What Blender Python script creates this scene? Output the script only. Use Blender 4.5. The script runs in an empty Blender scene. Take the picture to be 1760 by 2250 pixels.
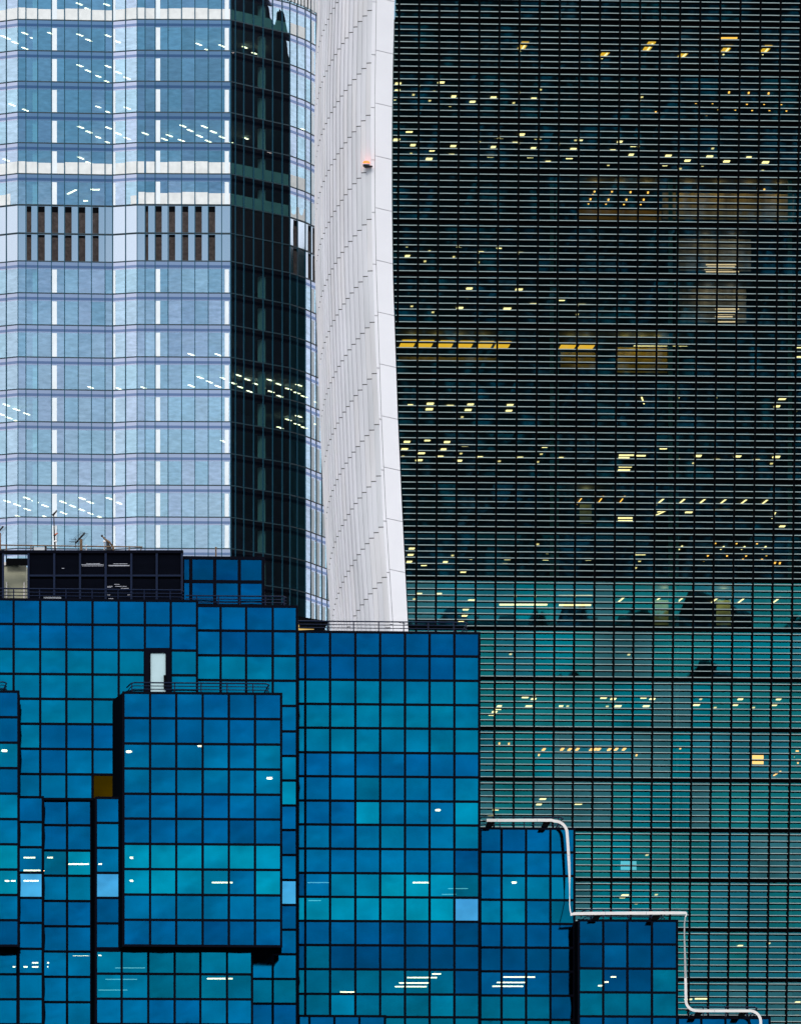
import bpy, math, random
from math import radians as R, sin, cos, tan, atan, pi
random.seed(7)
SC = bpy.context.scene
COL = SC.collection

# ------------------------------------------------------------------ camera
F, U0, V0, H = 12600.0, 880.0, 3200.0, 2.0        # focal length, principal point and eye height
cam = bpy.data.cameras.new("camera")
camo = bpy.data.objects.new("camera", cam); COL.objects.link(camo)
camo.location = (0, 0, H); camo.rotation_euler = (R(90), 0, 0)
cam.sensor_fit = 'HORIZONTAL'; cam.sensor_width = 36
cam.lens = 36 * F / 1760
cam.shift_y = (V0 - 1125) / 1760
cam.clip_start = 1; cam.clip_end = 30000
SC.camera = camo

# ------------------------------------------------------------------ sky
SUN_EL, SUN_AZ = 34, 186                           # azimuth clockwise from +Y: behind the camera, to the left
w = bpy.data.worlds.new("World"); SC.world = w; w.use_nodes = True
nt = w.node_tree; nt.nodes.clear()
N = nt.nodes.new; L = nt.links.new
out = N('ShaderNodeOutputWorld'); bg = N('ShaderNodeBackground'); L(bg.outputs[0], out.inputs[0])
bg.inputs[1].default_value = 0.1
sky = N('ShaderNodeTexSky'); sky.sky_type = 'NISHITA'; sky.sun_disc = False
sky.sun_elevation = R(SUN_EL); sky.sun_rotation = R(SUN_AZ)
tc = N('ShaderNodeTexCoord')
sep = N('ShaderNodeSeparateXYZ'); L(tc.outputs['Generated'], sep.inputs[0])
mp = N('ShaderNodeMapping'); mp.inputs['Scale'].default_value = (5, 5, 26); L(tc.outputs['Generated'], mp.inputs[0])
nz = N('ShaderNodeTexNoise'); nz.inputs['Scale'].default_value = 1.6; nz.inputs['Detail'].default_value = 5
L(mp.outputs[0], nz.inputs['Vector'])
# overcast deck: brightest low down, bluer and darker higher up
ramp = N('ShaderNodeValToRGB'); L(sep.outputs[2], ramp.inputs[0])
e = ramp.color_ramp.elements
e[0].position = 0.0; e[0].color = (0.98, 1.0, 1.0, 1)
e[1].position = 1.0; e[1].color = (0.90, 0.95, 1.0, 1)
for p, c in ((0.09, (0.94, 0.97, 1.0, 1)), (0.155, (0.84, 0.90, 1.0, 1)), (0.19, (0.66, 0.78, 0.95, 1)), (0.222, (0.21, 0.42, 0.60, 1)), (0.30, (0.26, 0.47, 0.66, 1)), (0.42, (0.8, 0.88, 1.0, 1))):
    k = e.new(p); k.color = c
# the cloud bank thins out towards the sides: it is darkest due south (-Y), pale to east and west
absx = N('ShaderNodeMath'); absx.operation = 'ABSOLUTE'; L(sep.outputs[0], absx.inputs[0])
mr = N('ShaderNodeMapRange'); mr.interpolation_type = 'SMOOTHSTEP'
mr.inputs[1].default_value = 0.25; mr.inputs[2].default_value = 0.6; L(absx.outputs[0], mr.inputs[0])
side = N('ShaderNodeMix'); side.data_type = 'RGBA'; L(mr.outputs[0], side.inputs[0])
L(ramp.outputs[0], side.inputs[6]); side.inputs[7].default_value = (1.34, 1.32, 1.40, 1)
nr = N('ShaderNodeMapRange'); nr.inputs[1].default_value = 0.3; nr.inputs[2].default_value = 0.7
nr.inputs[3].default_value = 10.0; nr.inputs[4].default_value = 14.5; L(nz.outputs[0], nr.inputs[0])
sc = N('ShaderNodeVectorMath'); sc.operation = 'SCALE'; L(side.outputs[2], sc.inputs[0]); L(nr.outputs[0], sc.inputs[3])
mx = N('ShaderNodeMix'); mx.data_type = 'RGBA'; mx.inputs[0].default_value = 0.92
L(sky.outputs[0], mx.inputs[6]); L(sc.outputs[0], mx.inputs[7]); L(mx.outputs[2], bg.inputs[0])

sl = bpy.data.lights.new("sun", 'SUN'); sl.energy = 1.4; sl.angle = R(14); sl.color = (1, 0.95, 0.88)
so = bpy.data.objects.new("sun", sl); COL.objects.link(so)
so.rotation_euler = (R(90 - SUN_EL), 0, R(-SUN_AZ + 180))
so.location = (-60, -60, 200)

vs = SC.view_settings
vs.view_transform = 'Standard'; vs.look = 'None'; vs.gamma = 1; vs.use_curve_mapping = False; vs.exposure = 0
cy = SC.cycles
cy.use_denoising = True; cy.sample_clamp_indirect = 3; cy.sample_clamp_direct = 0
cy.max_bounces = 8; cy.transparent_max_bounces = 24; cy.caustics_reflective = False

# ------------------------------------------------------------------ helpers
def srgb(r, g, b):
    f = lambda c: (c / 255 / 12.92) if c / 255 <= 0.04045 else ((c / 255 + 0.055) / 1.055) ** 2.4
    return (f(r), f(g), f(b))

class MB:
    def __init__(s): s.v = []; s.f = []; s.m = []; s.mi = 0; s.smooth = False
    def quad(s, *p):
        n = len(s.v); s.v += [tuple(q) for q in p]; s.f.append(tuple(range(n, n + len(p)))); s.m.append(s.mi)
    def hexa(s, a, b):
        """a: four bottom points, b: the four points above them"""
        n = len(s.v); s.v += [tuple(q) for q in a] + [tuple(q) for q in b]
        for f in ((3, 2, 1, 0), (4, 5, 6, 7), (0, 1, 5, 4), (1, 2, 6, 5), (2, 3, 7, 6), (3, 0, 4, 7)):
            s.f.append(tuple(n + i for i in f)); s.m.append(s.mi)
    def box(s, x0, x1, y0, y1, z0, z1):
        s.hexa([(x0, y0, z0), (x1, y0, z0), (x1, y1, z0), (x0, y1, z0)], [(x0, y0, z1), (x1, y0, z1), (x1, y1, z1), (x0, y1, z1)])
    def tube(s, pts, r, n=8, cap=True):
        rs = r if isinstance(r, (list, tuple)) else [r] * len(pts)
        base = len(s.v); P = [list(p) for p in pts]
        for i, p in enumerate(P):
            a = P[max(0, i - 1)]; b = P[min(len(P) - 1, i + 1)]
            t = [b[k] - a[k] for k in range(3)]; l = math.sqrt(sum(k * k for k in t)) or 1; t = [k / l for k in t]
            up = (0, 0, 1) if abs(t[2]) < 0.9 else (0, 1, 0)
            x = (t[1]*up[2]-t[2]*up[1], t[2]*up[0]-t[0]*up[2], t[0]*up[1]-t[1]*up[0]); l = math.sqrt(sum(k*k for k in x)); x = [k / l for k in x]
            y = (t[1]*x[2]-t[2]*x[1], t[2]*x[0]-t[0]*x[2], t[0]*x[1]-t[1]*x[0])
            for j in range(n):
                c, q = cos(2*pi*j/n) * rs[i], sin(2*pi*j/n) * rs[i]
                s.v.append(tuple(p[k] + x[k]*c + y[k]*q for k in range(3)))
        for i in range(len(P) - 1):
            for j in range(n):
                s.f.append((base+i*n+j, base+i*n+(j+1) % n, base+(i+1)*n+(j+1) % n, base+(i+1)*n+j)); s.m.append(s.mi)
        if cap:
            s.f.append(tuple(base + j for j in range(n))[::-1]); s.m.append(s.mi)
            s.f.append(tuple(base + (len(P)-1)*n + j for j in range(n))); s.m.append(s.mi)
    def lathe(s, c, prof, n=16):
        base = len(s.v)
        for r, z in prof:
            for j in range(n): s.v.append((c[0] + r*cos(2*pi*j/n), c[1] + r*sin(2*pi*j/n), c[2] + z))
        for i in range(len(prof) - 1):
            for j in range(n):
                s.f.append((base+i*n+j, base+i*n+(j+1) % n, base+(i+1)*n+(j+1) % n, base+(i+1)*n+j)); s.m.append(s.mi)
        s.f.append(tuple(base + j for j in range(n))[::-1]); s.m.append(s.mi)
        s.f.append(tuple(base + (len(prof)-1)*n + j for j in range(n))); s.m.append(s.mi)
    def build(s, name, mats, parent=None, smooth=False):
        o0 = (0, 0, 0)
        if parent is not None: o0 = ORG[parent.name]
        me = bpy.data.meshes.new(name)
        me.from_pydata([(x - o0[0], y - o0[1], z - o0[2]) for x, y, z in s.v], [], s.f)
        for m in (mats if isinstance(mats, (list, tuple)) else [mats]): me.materials.append(m)
        for p, i in zip(me.polygons, s.m): p.material_index = i
        if smooth:
            for p in me.polygons: p.use_smooth = True
        me.update()
        o = bpy.data.objects.new(name, me); COL.objects.link(o)
        if parent is not None:
            o.parent = parent; ORG[o.name] = o0
        else: ORG[o.name] = (0, 0, 0)
        return o
def pane_mesh(m, p, q, z0, z1, bul):
    l = math.hypot(q[0]-p[0], q[1]-p[1]); nx, ny = -(q[1]-p[1])/l, (q[0]-p[0])/l
    n = 4; k0 = len(m.v)
    for j in range(n + 1):
        for i in range(n + 1):
            a, b_ = i / n, j / n
            off = -bul * (1 - (2*a-1)**2) * (1 - (2*b_-1)**2)
            m.v.append((p[0] + (q[0]-p[0])*a + nx*off, p[1] + (q[1]-p[1])*a + ny*off, z0 + (z1-z0)*b_))
    for j in range(n):
        for i in range(n):
            a = k0 + j*(n+1) + i; m.f.append((a, a+1, a+n+2, a+n+1)); m.m.append(m.mi)
ORG = {}
def thing(name, loc, label, cat, group=None):
    o = bpy.data.objects.new(name, None); COL.objects.link(o); o.location = loc
    o.empty_display_size = 0.5
    ORG[o.name] = tuple(loc); o['label'] = label; o['category'] = cat
    if group: o['group'] = group
    return o
def tag(o, label, cat, group=None):
    o['label'] = label; o['category'] = cat
    if group: o['group'] = group
    return o
def ray(u, v): return ((u - U0) / F, (V0 - v) / F)
def pt(u, v, Y):
    a, b = ray(u, v); return (a * Y, Y, b * Y + H)
def zat(v, Y): return (V0 - v) / F * Y + H
def lerp(tab, x):
    if x <= tab[0][0]:
        (a, b), (c, d) = tab[0], tab[1]
    elif x >= tab[-1][0]:
        (a, b), (c, d) = tab[-2], tab[-1]
    else:
        for i in range(len(tab) - 1):
            if tab[i][0] <= x <= tab[i+1][0]: (a, b), (c, d) = tab[i], tab[i+1]; break
    return b + (d - b) * (x - a) / (c - a)

# ------------------------------------------------------------------ materials
def mat(name):
    m = bpy.data.materials.new(name); m.use_nodes = True
    t = m.node_tree; t.nodes.clear(); return m, t, t.nodes.new, t.links.new
def solid(name, col, rough=0.6, metal=0.0, vary=0.0, scale=1.5, streak=False, spec=0.3):
    m, t, n, l = mat(name)
    o = n('ShaderNodeOutputMaterial'); b = n('ShaderNodeBsdfPrincipled'); l(b.outputs[0], o.inputs[0])
    b.inputs['Base Color'].default_value = (*col, 1); b.inputs['Roughness'].default_value = rough
    b.inputs['Metallic'].default_value = metal; b.inputs['Specular IOR Level'].default_value = spec
    if vary:
        c = n('ShaderNodeTexCoord'); mp = n('ShaderNodeMapping'); l(c.outputs['Object'], mp.inputs[0])
        mp.inputs['Scale'].default_value = (scale, scale, scale * (0.12 if streak else 1))
        z = n('ShaderNodeTexNoise'); z.inputs['Detail'].default_value = 6; z.inputs['Scale'].default_value = 1; l(mp.outputs[0], z.inputs['Vector'])
        r = n('ShaderNodeMapRange'); r.inputs[1].default_value = 0.3; r.inputs[2].default_value = 0.7
        r.inputs[3].default_value = 1 - vary; r.inputs[4].default_value = 1 + vary * 0.6; l(z.outputs[0], r.inputs[0])
        s = n('ShaderNodeVectorMath'); s.operation = 'SCALE'; s.inputs[0].default_value = col; l(r.outputs[0], s.inputs[3])
        l(s.outputs[0], b.inputs['Base Color'])
    return m
def lamp(name, col, strength, spill=False):
    m, t, n, l = mat(name)
    o = n('ShaderNodeOutputMaterial'); b = n('ShaderNodeEmission'); l(b.outputs[0], o.inputs[0])
    b.inputs[0].default_value = (*col, 1); b.inputs[1].default_value = strength
    try: m.cycles.emission_sampling = 'NONE' if not spill else 'AUTO'
    except Exception: pass
    return m
def glass(name, refl, fac, trans, rough=0.02, bump=0.0, bscale=0.4, objcol=False, mottle=0.0, mscale=(0.16, 0.16, 0.3)):
    """coated glass: a share FAC of tinted mirror, the rest tinted and clear"""
    m, t, n, l = mat(name)
    o = n('ShaderNodeOutputMaterial'); mix = n('ShaderNodeMixShader'); l(mix.outputs[0], o.inputs[0])
    mix.inputs[0].default_value = fac
    tr = n('ShaderNodeBsdfTransparent'); tr.inputs[0].default_value = (*trans, 1)
    g = n('ShaderNodeBsdfGlossy'); g.inputs['Roughness'].default_value = rough; g.inputs[0].default_value = (*refl, 1)
    l(tr.outputs[0], mix.inputs[1]); l(g.outputs[0], mix.inputs[2])
    c = n('ShaderNodeTexCoord')
    if objcol:
        oi = n('ShaderNodeObjectInfo'); r = n('ShaderNodeMapRange'); r.inputs[3].default_value = 0.94; r.inputs[4].default_value = 1.05
        l(oi.outputs['Random'], r.inputs[0])
        z = n('ShaderNodeTexNoise'); z.inputs['Scale'].default_value = 0.55; z.inputs['Detail'].default_value = 3; l(c.outputs['Object'], z.inputs['Vector'])
        zr = n('ShaderNodeMapRange'); zr.inputs[1].default_value = 0.3; zr.inputs[2].default_value = 0.7; zr.inputs[3].default_value = 0.76; zr.inputs[4].default_value = 1.10
        l(z.outputs[0], zr.inputs[0])
        mm = n('ShaderNodeMath'); mm.operation = 'MULTIPLY'; l(r.outputs[0], mm.inputs[0]); l(zr.outputs[0], mm.inputs[1])
        s = n('ShaderNodeVectorMath'); s.operation = 'SCALE'; l(oi.outputs['Color'], s.inputs[0]); l(mm.outputs[0], s.inputs[3])
        l(s.outputs[0], g.inputs[0])
    if mottle:                                        # noise varies the mirror tint
        mp = n('ShaderNodeMapping'); mp.inputs['Scale'].default_value = mscale; l(c.outputs['Object'], mp.inputs[0])
        z = n('ShaderNodeTexNoise'); z.inputs['Scale'].default_value = 1; z.inputs['Detail'].default_value = 4; l(mp.outputs[0], z.inputs['Vector'])
        zr = n('ShaderNodeMapRange'); zr.inputs[1].default_value = 0.3; zr.inputs[2].default_value = 0.7
        zr.inputs[3].default_value = 1 - mottle; zr.inputs[4].default_value = 1 + mottle * 0.5; l(z.outputs[0], zr.inputs[0])
        s = n('ShaderNodeVectorMath'); s.operation = 'SCALE'; s.inputs[0].default_value = refl; l(zr.outputs[0], s.inputs[3]); l(s.outputs[0], g.inputs[0])
    if bump:
        z = n('ShaderNodeTexNoise'); z.inputs['Scale'].default_value = bscale; z.inputs['Detail'].default_value = 2
        l(c.outputs['Object'], z.inputs['Vector'])
        b = n('ShaderNodeBump'); b.inputs['Strength'].default_value = 1; b.inputs['Distance'].default_value = bump
        l(z.outputs[0], b.inputs['Height']); l(b.outputs[0], g.inputs['Normal'])
    return m

M = {}
M['ground'] = solid('ground', (0.035, 0.07, 0.095), 0.9, vary=0.95, scale=0.03)
M['mirrored_ridge'] = solid('mirrored_ridge', (0.03, 0.045, 0.045), 0.9)
t_ = M['mirrored_ridge'].node_tree; n_ = t_.nodes.new; l_ = t_.links.new
c_ = n_('ShaderNodeTexCoord'); m_ = n_('ShaderNodeMapping'); m_.inputs['Scale'].default_value = (0.13, 0.13, 0.07); l_(c_.outputs['Object'], m_.inputs[0])
z_ = n_('ShaderNodeTexNoise'); z_.inputs['Scale'].default_value = 1; z_.inputs['Detail'].default_value = 5; z_.inputs['Distortion'].default_value = 1.2; l_(m_.outputs[0], z_.inputs['Vector'])
r_ = n_('ShaderNodeValToRGB'); l_(z_.outputs[0], r_.inputs[0]); e_ = r_.color_ramp.elements
e_[0].position = 0.47; e_[0].color = (0.012, 0.018, 0.02, 1); e_[1].position = 0.66; e_[1].color = (0.26, 0.36, 0.44, 1)  # blue-grey patches on the added ridge suggest mirrored facades
k_ = e_.new(0.545); k_.color = (0.04, 0.075, 0.10, 1)
l_(r_.outputs[0], [b for b in t_.nodes if b.type == 'BSDF_PRINCIPLED'][0].inputs['Base Color'])
M['mirrored_ridge2'] = solid('hazy_ridge', (0.20, 0.26, 0.28), 0.9, vary=0.5, scale=0.01)  # haze put into the pale colour of the added far ridge
M['white'] = solid('white_cladding', (0.72, 0.72, 0.75), 0.5, vary=0.13, scale=0.6, streak=True)
M['white2'] = solid('white_cladding_grey', (0.67, 0.675, 0.70), 0.5, vary=0.13, scale=0.6, streak=True)
M['white3'] = solid('white_cladding_warm', (0.74, 0.73, 0.745), 0.5, vary=0.13, scale=0.6, streak=True)
M['white_edge'] = solid('white_edge', (0.93, 0.92, 0.95), 0.45, vary=0.03, scale=0.4)
M['joint'] = solid('joint_backing', (0.05, 0.045, 0.045), 0.9)  # dark backing seen in the gaps between panels
M['alu'] = solid('aluminium_louvre', (0.30, 0.39, 0.385), 0.5, 0.0, vary=0.12, scale=0.6)
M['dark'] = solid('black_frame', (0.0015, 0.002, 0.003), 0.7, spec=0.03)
M['darkroom'] = solid('dark_interior', (0.03, 0.034, 0.036), 0.9, vary=0.5, scale=0.3)
M['room'] = solid('office_interior', (0.10, 0.14, 0.15), 0.9, vary=0.5, scale=0.25)
M['wallwarm'] = solid('warm_wall', (0.42, 0.30, 0.13), 0.9)
M['navy'] = solid('navy_frame', (0.0008, 0.0014, 0.006), 0.6, spec=0.04)
M['navyrail'] = solid('navy_rail', (0.003, 0.010, 0.035), 0.45, spec=0.12)
M['wt_glass'] = None
for nm_, rc_ in (('teal_glass', (0.008, 0.265, 0.32)), ('sea_glass', (0.014, 0.245, 0.35)), ('grey_teal_glass', (0.045, 0.235, 0.30)), ('cyan_glass', (0.0, 0.285, 0.39))):
    M[nm_] = glass(nm_, rc_, 0.42, (0.52, 0.62, 0.58), 0.01, mottle=0.4)
for nm_, rc_ in (('t_glass', (0.59, 0.83, 1.0)), ('t_glass_cyan', (0.54, 0.83, 0.99)), ('t_glass_lilac', (0.62, 0.80, 1.0))):
    M[nm_] = glass('pale_blue_' + nm_, rc_, 0.55, (0.40, 0.74, 0.74), 0.008, bump=0.004, bscale=0.55, mottle=0.17, mscale=(0.9, 0.9, 2.6))
M['t_span'] = glass('spandrel_glass', (0.54, 0.62, 0.80), 0.62, (0.12, 0.16, 0.25), 0.03, bump=0.002)
M['f_glass'] = glass('blue_glass', (0, .2, .4), 0.80, (0.25, 0.62, 0.72), 0.05, bump=0.0, objcol=True)
M['t_line'] = solid('floor_line', (0.02, 0.045, 0.06), 0.5)
M['t_mull'] = solid('blue_mullion', (0.012, 0.07, 0.11), 0.5, spec=0.1)
M['groove'] = glass('spandrel_groove', (0.22, 0.31, 0.50), 0.62, (0.02, 0.03, 0.04), 0.06)
M['t_white'] = solid('white_interior_column', (0.85, 0.85, 0.85), 0.8)
M['t_col_out'] = solid('white_column_outside', (0.84, 0.91, 0.94), 0.5, vary=0.06, scale=0.8)
M['t_blind'] = solid('white_blind', (0.82, 0.84, 0.82), 0.85, vary=0.1, scale=1.2)
M['t_pale'] = glass('pale_panel', (0.60, 0.71, 0.81), 0.72, (0.02, 0.03, 0.03), 0.12)
M['louvre'] = solid('brown_louvre', (0.09, 0.07, 0.065), 0.7, vary=0.5, scale=2.5)
M['t_core'] = solid('tower_core', (0.03, 0.10, 0.20), 0.9, vary=0.5, scale=0.12)
M['t_slab'] = solid('tower_slab', (0.10, 0.15, 0.20), 0.9)
M['lite'] = lamp('office_light', (1.0, 0.76, 0.34), 4.6)
M['litedim'] = lamp('dim_office_light', (1.0, 0.74, 0.30), 2.4)
M['litew'] = lamp('tower_light', (1.0, 0.62, 0.38), 12.0)
M['amber'] = lamp('amber_light', (1.0, 0.45, 0.08), 4.5)
M['yellow'] = lamp('yellow_panel', (1.0, 0.50, 0.03), 2.4)
M['flite'] = lamp('front_light', (1.0, 0.42, 0.20), 34.0)
M['fdim'] = lamp('front_light_dim', (0.6, 0.9, 0.8), 3.0)
M['screen'] = lamp('screen', (0.25, 0.75, 0.95), 1.4)
M['red'] = lamp('red_beacon', (1.0, 0.12, 0.03), 4.0)
M['beige'] = solid('beige_panel', (0.40, 0.40, 0.29), 0.7, vary=0.08, scale=2)
M['whitepaint'] = solid('white_paint', (0.82, 0.78, 0.75), 0.4, vary=0.06, scale=2)
M['rust'] = solid('brown_pipe', (0.16, 0.10, 0.055), 0.6, vary=0.5, scale=4)
M['antenna'] = solid('antenna_metal', (0.02, 0.018, 0.018), 0.6)
M['steel'] = solid('steel', (0.45, 0.47, 0.5), 0.4, 0.6)
M['orange'] = solid('orange_plastic', (0.55, 0.10, 0.03), 0.6)
M['door'] = solid('pale_door_glass', (0.50, 0.68, 0.72), 0.25, vary=0.05)
M['canopy'] = lamp('lit_soffit', (1.0, 0.68, 0.22), 0.75)  # underside emits, standing for lamplight falling on it
M['dtower'] = solid('dark_stone', (0.010, 0.010, 0.013), 0.8, vary=0.4, scale=0.1)
M['mtower'] = solid('grey_green_stone', (0.035, 0.10, 0.105), 0.8, vary=0.3, scale=0.08)

# ------------------------------------------------------------------ ground, and unseen ridges added for reflections in the dark tower
g = MB(); g.quad((-9000, -9000, 0), (9000, -9000, 0), (9000, 9000, 0), (-9000, 9000, 0))
o = g.build('ground', M['ground']); o['kind'] = 'structure'
r = MB(); rng = random.Random(3)
bumps = [(-300 + 11 * i + rng.uniform(-4, 4), rng.choice((2.5, 4, 6, 7.5, 9)), rng.choice((2.5, 5, 7, 8, 8.6))) for i in range(100) if rng.random() < 0.8] + [(335, 11, 17), (346, 7, 11.5), (276, 2.5, 11), (282, 4.5, 12.5)]
def ridge_h(x): return 75.6 + 0.5 * sin(x * 0.05) + max([0] + [h * math.sqrt(max(0, 1 - ((x - c) / wd) ** 2)) for c, wd, h in bumps])
xs = [-300 + i * 1.5 for i in range(734)]
for a, b in zip(xs, xs[1:]):
    ha, hb = ridge_h(a), ridge_h(b)
    r.quad((a, -1500, 0), (b, -1500, 0), (b, -1500, hb), (a, -1500, ha))
    r.quad((a, -1500, ha), (b, -1500, hb), (b, -1540, hb * 0.9), (a, -1540, ha * 0.9))
    r.quad((b, -1540, 0), (a, -1540, 0), (a, -1540, ha * 0.9), (b, -1540, hb * 0.9))
o = r.build('reflection_ridge', M['mirrored_ridge']); o['kind'] = 'structure'

r = MB()
for a in range(-1200, 2200, 40):
    f_ = lambda x: 89 + 3 * sin(x * 0.013) + 2 * sin(x * 0.031 + 1)
    r.quad((a, -4000, 0), (a + 40, -4000, 0), (a + 40, -4000, f_(a + 40)), (a, -4000, f_(a)))
    r.quad((a, -4000, f_(a)), (a + 40, -4000, f_(a + 40)), (a + 40, -4400, 0), (a, -4400, 0))
o = r.build('far_reflection_ridge', M['mirrored_ridge2']); o['kind'] = 'structure'

# ================================================================== the dark glass tower with white flank
WT = thing('skyscraper', (20, 480, 0), 'dark concave office skyscraper striped by horizontal sun louvres, with a curved white flank', 'skyscraper')
TA = tan(R(3.0))
def wpt(u, v, Yc, off=0.0, ta=TA):
    # floor lines are level: the height comes from the middle of the front, the plan position from the sight line
    a, b = ray(u, v); y = Yc / (1 - a * ta); return (a * y, y + off, b * Yc / (1 - UREF * ta) + H)
UREF = (1300 - U0) / F
VS = [-178, -66, 45, 153, 263, 374, 488, 602, 714, 827, 940, 1052, 1162, 1271, 1380, 1490, 1600, 1711, 1821, 1931, 2040, 2150, 2260, 2370]
EPS = [(-178, -2.8), (45, -2.2), (600, -1.1), (1052, -0.75), (1162, -0.36), (1271, 0.26), (1380, 0.70), (1490, 1.0), (1820, 1.7), (2370, 2.6)]
E2 = [(-200, 871), (0, 867), (146, 863), (293, 861), (440, 861), (600, 863), (675, 865.5), (919, 874), (1125, 883.5), (1313, 893), (1370, 896), (1800, 922), (2370, 962)]
E1 = [(-200, 832), (0, 827.6), (234, 824), (468, 824.7), (600, 827.5), (690, 830.5), (919, 838.5), (1125, 848), (1362, 863), (1800, 893), (2370, 935)]
E0 = [(-200, 822), (0, 818), (250, 814.5), (468, 816.5), (600, 819.3), (750, 825), (919, 833), (1125, 840.5), (1276, 851), (1362, 856), (1800, 886), (2370, 928)]
LS = [(-200, 712), (0, 700), (88, 697), (146, 694.5), (263, 693), (439, 693), (585, 693.7), (765, 699.6), (938, 705.5), (1107, 713), (1238, 720), (1336, 726.5), (1800, 756), (2370, 800)]
def colu(k, v): return 1087.6 + 43.4 * k + (1450 - v) / 1150 * (8 + 0.55 * k)
KMAX = 17
# depth of every floor line: the facade leans out as it climbs
YF = {}
Y = 467.0; YF[len(VS) - 1] = Y
for i in range(len(VS) - 2, -1, -1):
    vm = (VS[i] + VS[i+1]) / 2
    ee = math.degrees(atan((V0 - vm) / F)); t = R((ee - lerp(EPS, vm)) / 2)
    dz = (VS[i+1] - VS[i]) / F * Y
    Y -= dz * tan(t); YF[i] = Y
def slope(u): return 0.0
NF = len(VS) - 1
def xcols(i, v):
    """column lines of one floor, from the white edge to past the frame"""
    e = lerp(E2, v) + 1.5
    us = [e] + [colu(k, v) for k in range(-6, KMAX + 1) if colu(k, v) > lerp(E2, 900) * 0 + lerp(E2, VS[min(i+1, NF)]) + 7]
    return us
rngw = random.Random(11)
for i in range(NF):
    vt, vb = VS[i], VS[i+1]; Yt, Yb = YF[i], YF[i+1]
    ks = [k for k in range(-6, KMAX + 1) if colu(k, vb) > lerp(E2, vb) + 7 and colu(k, vt) > lerp(E2, vt) + 4]
    top = [lerp(E2, vt) + 1.5] + [colu(k, vt) for k in ks]; bot = [lerp(E2, vb) + 1.5] + [colu(k, vb) for k in ks]
    g = MB()
    for a in range(len(top) - 1):
        j = [rngw.uniform(-0.0012, 0.0012) for _ in range(4)]; g.mi = rngw.choice((0, 0, 1, 1, 2, 3)) if rngw.random() < 0.6 else g.mi
        g.quad(wpt(bot[a], vb, Yb, j[0]), wpt(bot[a+1], vb, Yb, j[1]), wpt(top[a+1], vt, Yt, j[2]), wpt(top[a], vt, Yt, j[3]))
    g.build('ribbon_window', [M['teal_glass'], M['sea_glass'], M['grey_teal_glass'], M['cyan_glass']], WT)
    # louvres
    f = MB()
    for fr in (0.106, 0.236, 0.362, 0.484, 0.61, 0.732, 0.856, 0.982):
        v = vt + (vb - vt) * fr; Yc = Yt + (Yb - Yt) * fr
        hz = 0.06
        for a in range(len(top) - 1):
            ua = top[a] + (bot[a] - top[a]) * fr + (2.4 if a else 0.8); ub = top[a+1] + (bot[a+1] - top[a+1]) * fr - 2.4
            p, q = wpt(ua, v, Yc), wpt(ub, v, Yc)
            f.hexa([(p[0], p[1] - 0.42, p[2] - hz), (q[0], q[1] - 0.42, q[2] - hz), (q[0], q[1] - 0.04, q[2] - hz), (p[0], p[1] - 0.04, p[2] - hz)],
                   [(p[0], p[1] - 0.42, p[2]), (q[0], q[1] - 0.42, q[2]), (q[0], q[1] - 0.04, q[2]), (p[0], p[1] - 0.04, p[2])])
            f.mi = 1; h2 = hz + 0.001  # black bar under the louvre stands for its shaded underside
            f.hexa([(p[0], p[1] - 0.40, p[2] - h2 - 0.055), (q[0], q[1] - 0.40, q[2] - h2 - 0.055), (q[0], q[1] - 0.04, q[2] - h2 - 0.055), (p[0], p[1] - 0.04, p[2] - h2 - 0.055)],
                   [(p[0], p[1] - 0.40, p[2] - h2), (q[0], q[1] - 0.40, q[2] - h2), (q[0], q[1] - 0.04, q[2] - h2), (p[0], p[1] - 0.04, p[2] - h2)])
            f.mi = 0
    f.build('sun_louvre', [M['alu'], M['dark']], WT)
    # dark transom at the floor line
    s = MB(); p, q = wpt(top[0], vt, Yt), wpt(top[-1], vt, Yt)
    s.hexa([(p[0], p[1] - 0.12, p[2] - 0.28), (q[0], q[1] - 0.12, q[2] - 0.28), (q[0], q[1] + 0.2, q[2] - 0.28), (p[0], p[1] + 0.2, p[2] - 0.28)],
           [(p[0], p[1] - 0.12, p[2]), (q[0], q[1] - 0.12, q[2]), (q[0], q[1] + 0.2, q[2]), (p[0], p[1] + 0.2, p[2])])
    s.build('floor_transom', M['dark'], WT)
    # floor slab behind
    s = MB(); zf = wpt(1300, vt, Yt)[2]
    q2 = (q[0], q[1], 0)
    s.hexa([(p[0], p[1] + 0.25, zf - 0.45), (q[0], q[1] + 0.25, zf - 0.45), (q[0], 492, zf - 0.45), (p[0], 492, zf - 0.45)],
           [(p[0], p[1] + 0.25, zf - 0.02), (q[0], q[1] + 0.25, zf - 0.02), (q[0], 492, zf - 0.02), (p[0], 492, zf - 0.02)])
    s.build('floor_slab', M['darkroom'], WT)
for k in range(-5, KMAX + 1):
    m = MB()
    for i in range(NF):
        vt, vb = VS[i], VS[i+1]
        if colu(k, vb) <= lerp(E2, vb) + 7 or colu(k, vt) <= lerp(E2, vt) + 4: continue
        p, q = wpt(colu(k, vb), vb, YF[i+1]), wpt(colu(k, vt), vt, YF[i])
        hw = 0.075
        m.hexa([(p[0]-hw, p[1]-0.30, p[2]), (p[0]+hw, p[1]-0.30, p[2]), (p[0]+hw, p[1]+0.1, p[2]), (p[0]-hw, p[1]+0.1, p[2])],
               [(q[0]-hw, q[1]-0.30, q[2]), (q[0]+hw, q[1]-0.30, q[2]), (q[0]+hw, q[1]+0.1, q[2]), (q[0]-hw, q[1]+0.1, q[2])])
    if m.v: m.build('mullion', M['dark'], WT)
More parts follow.
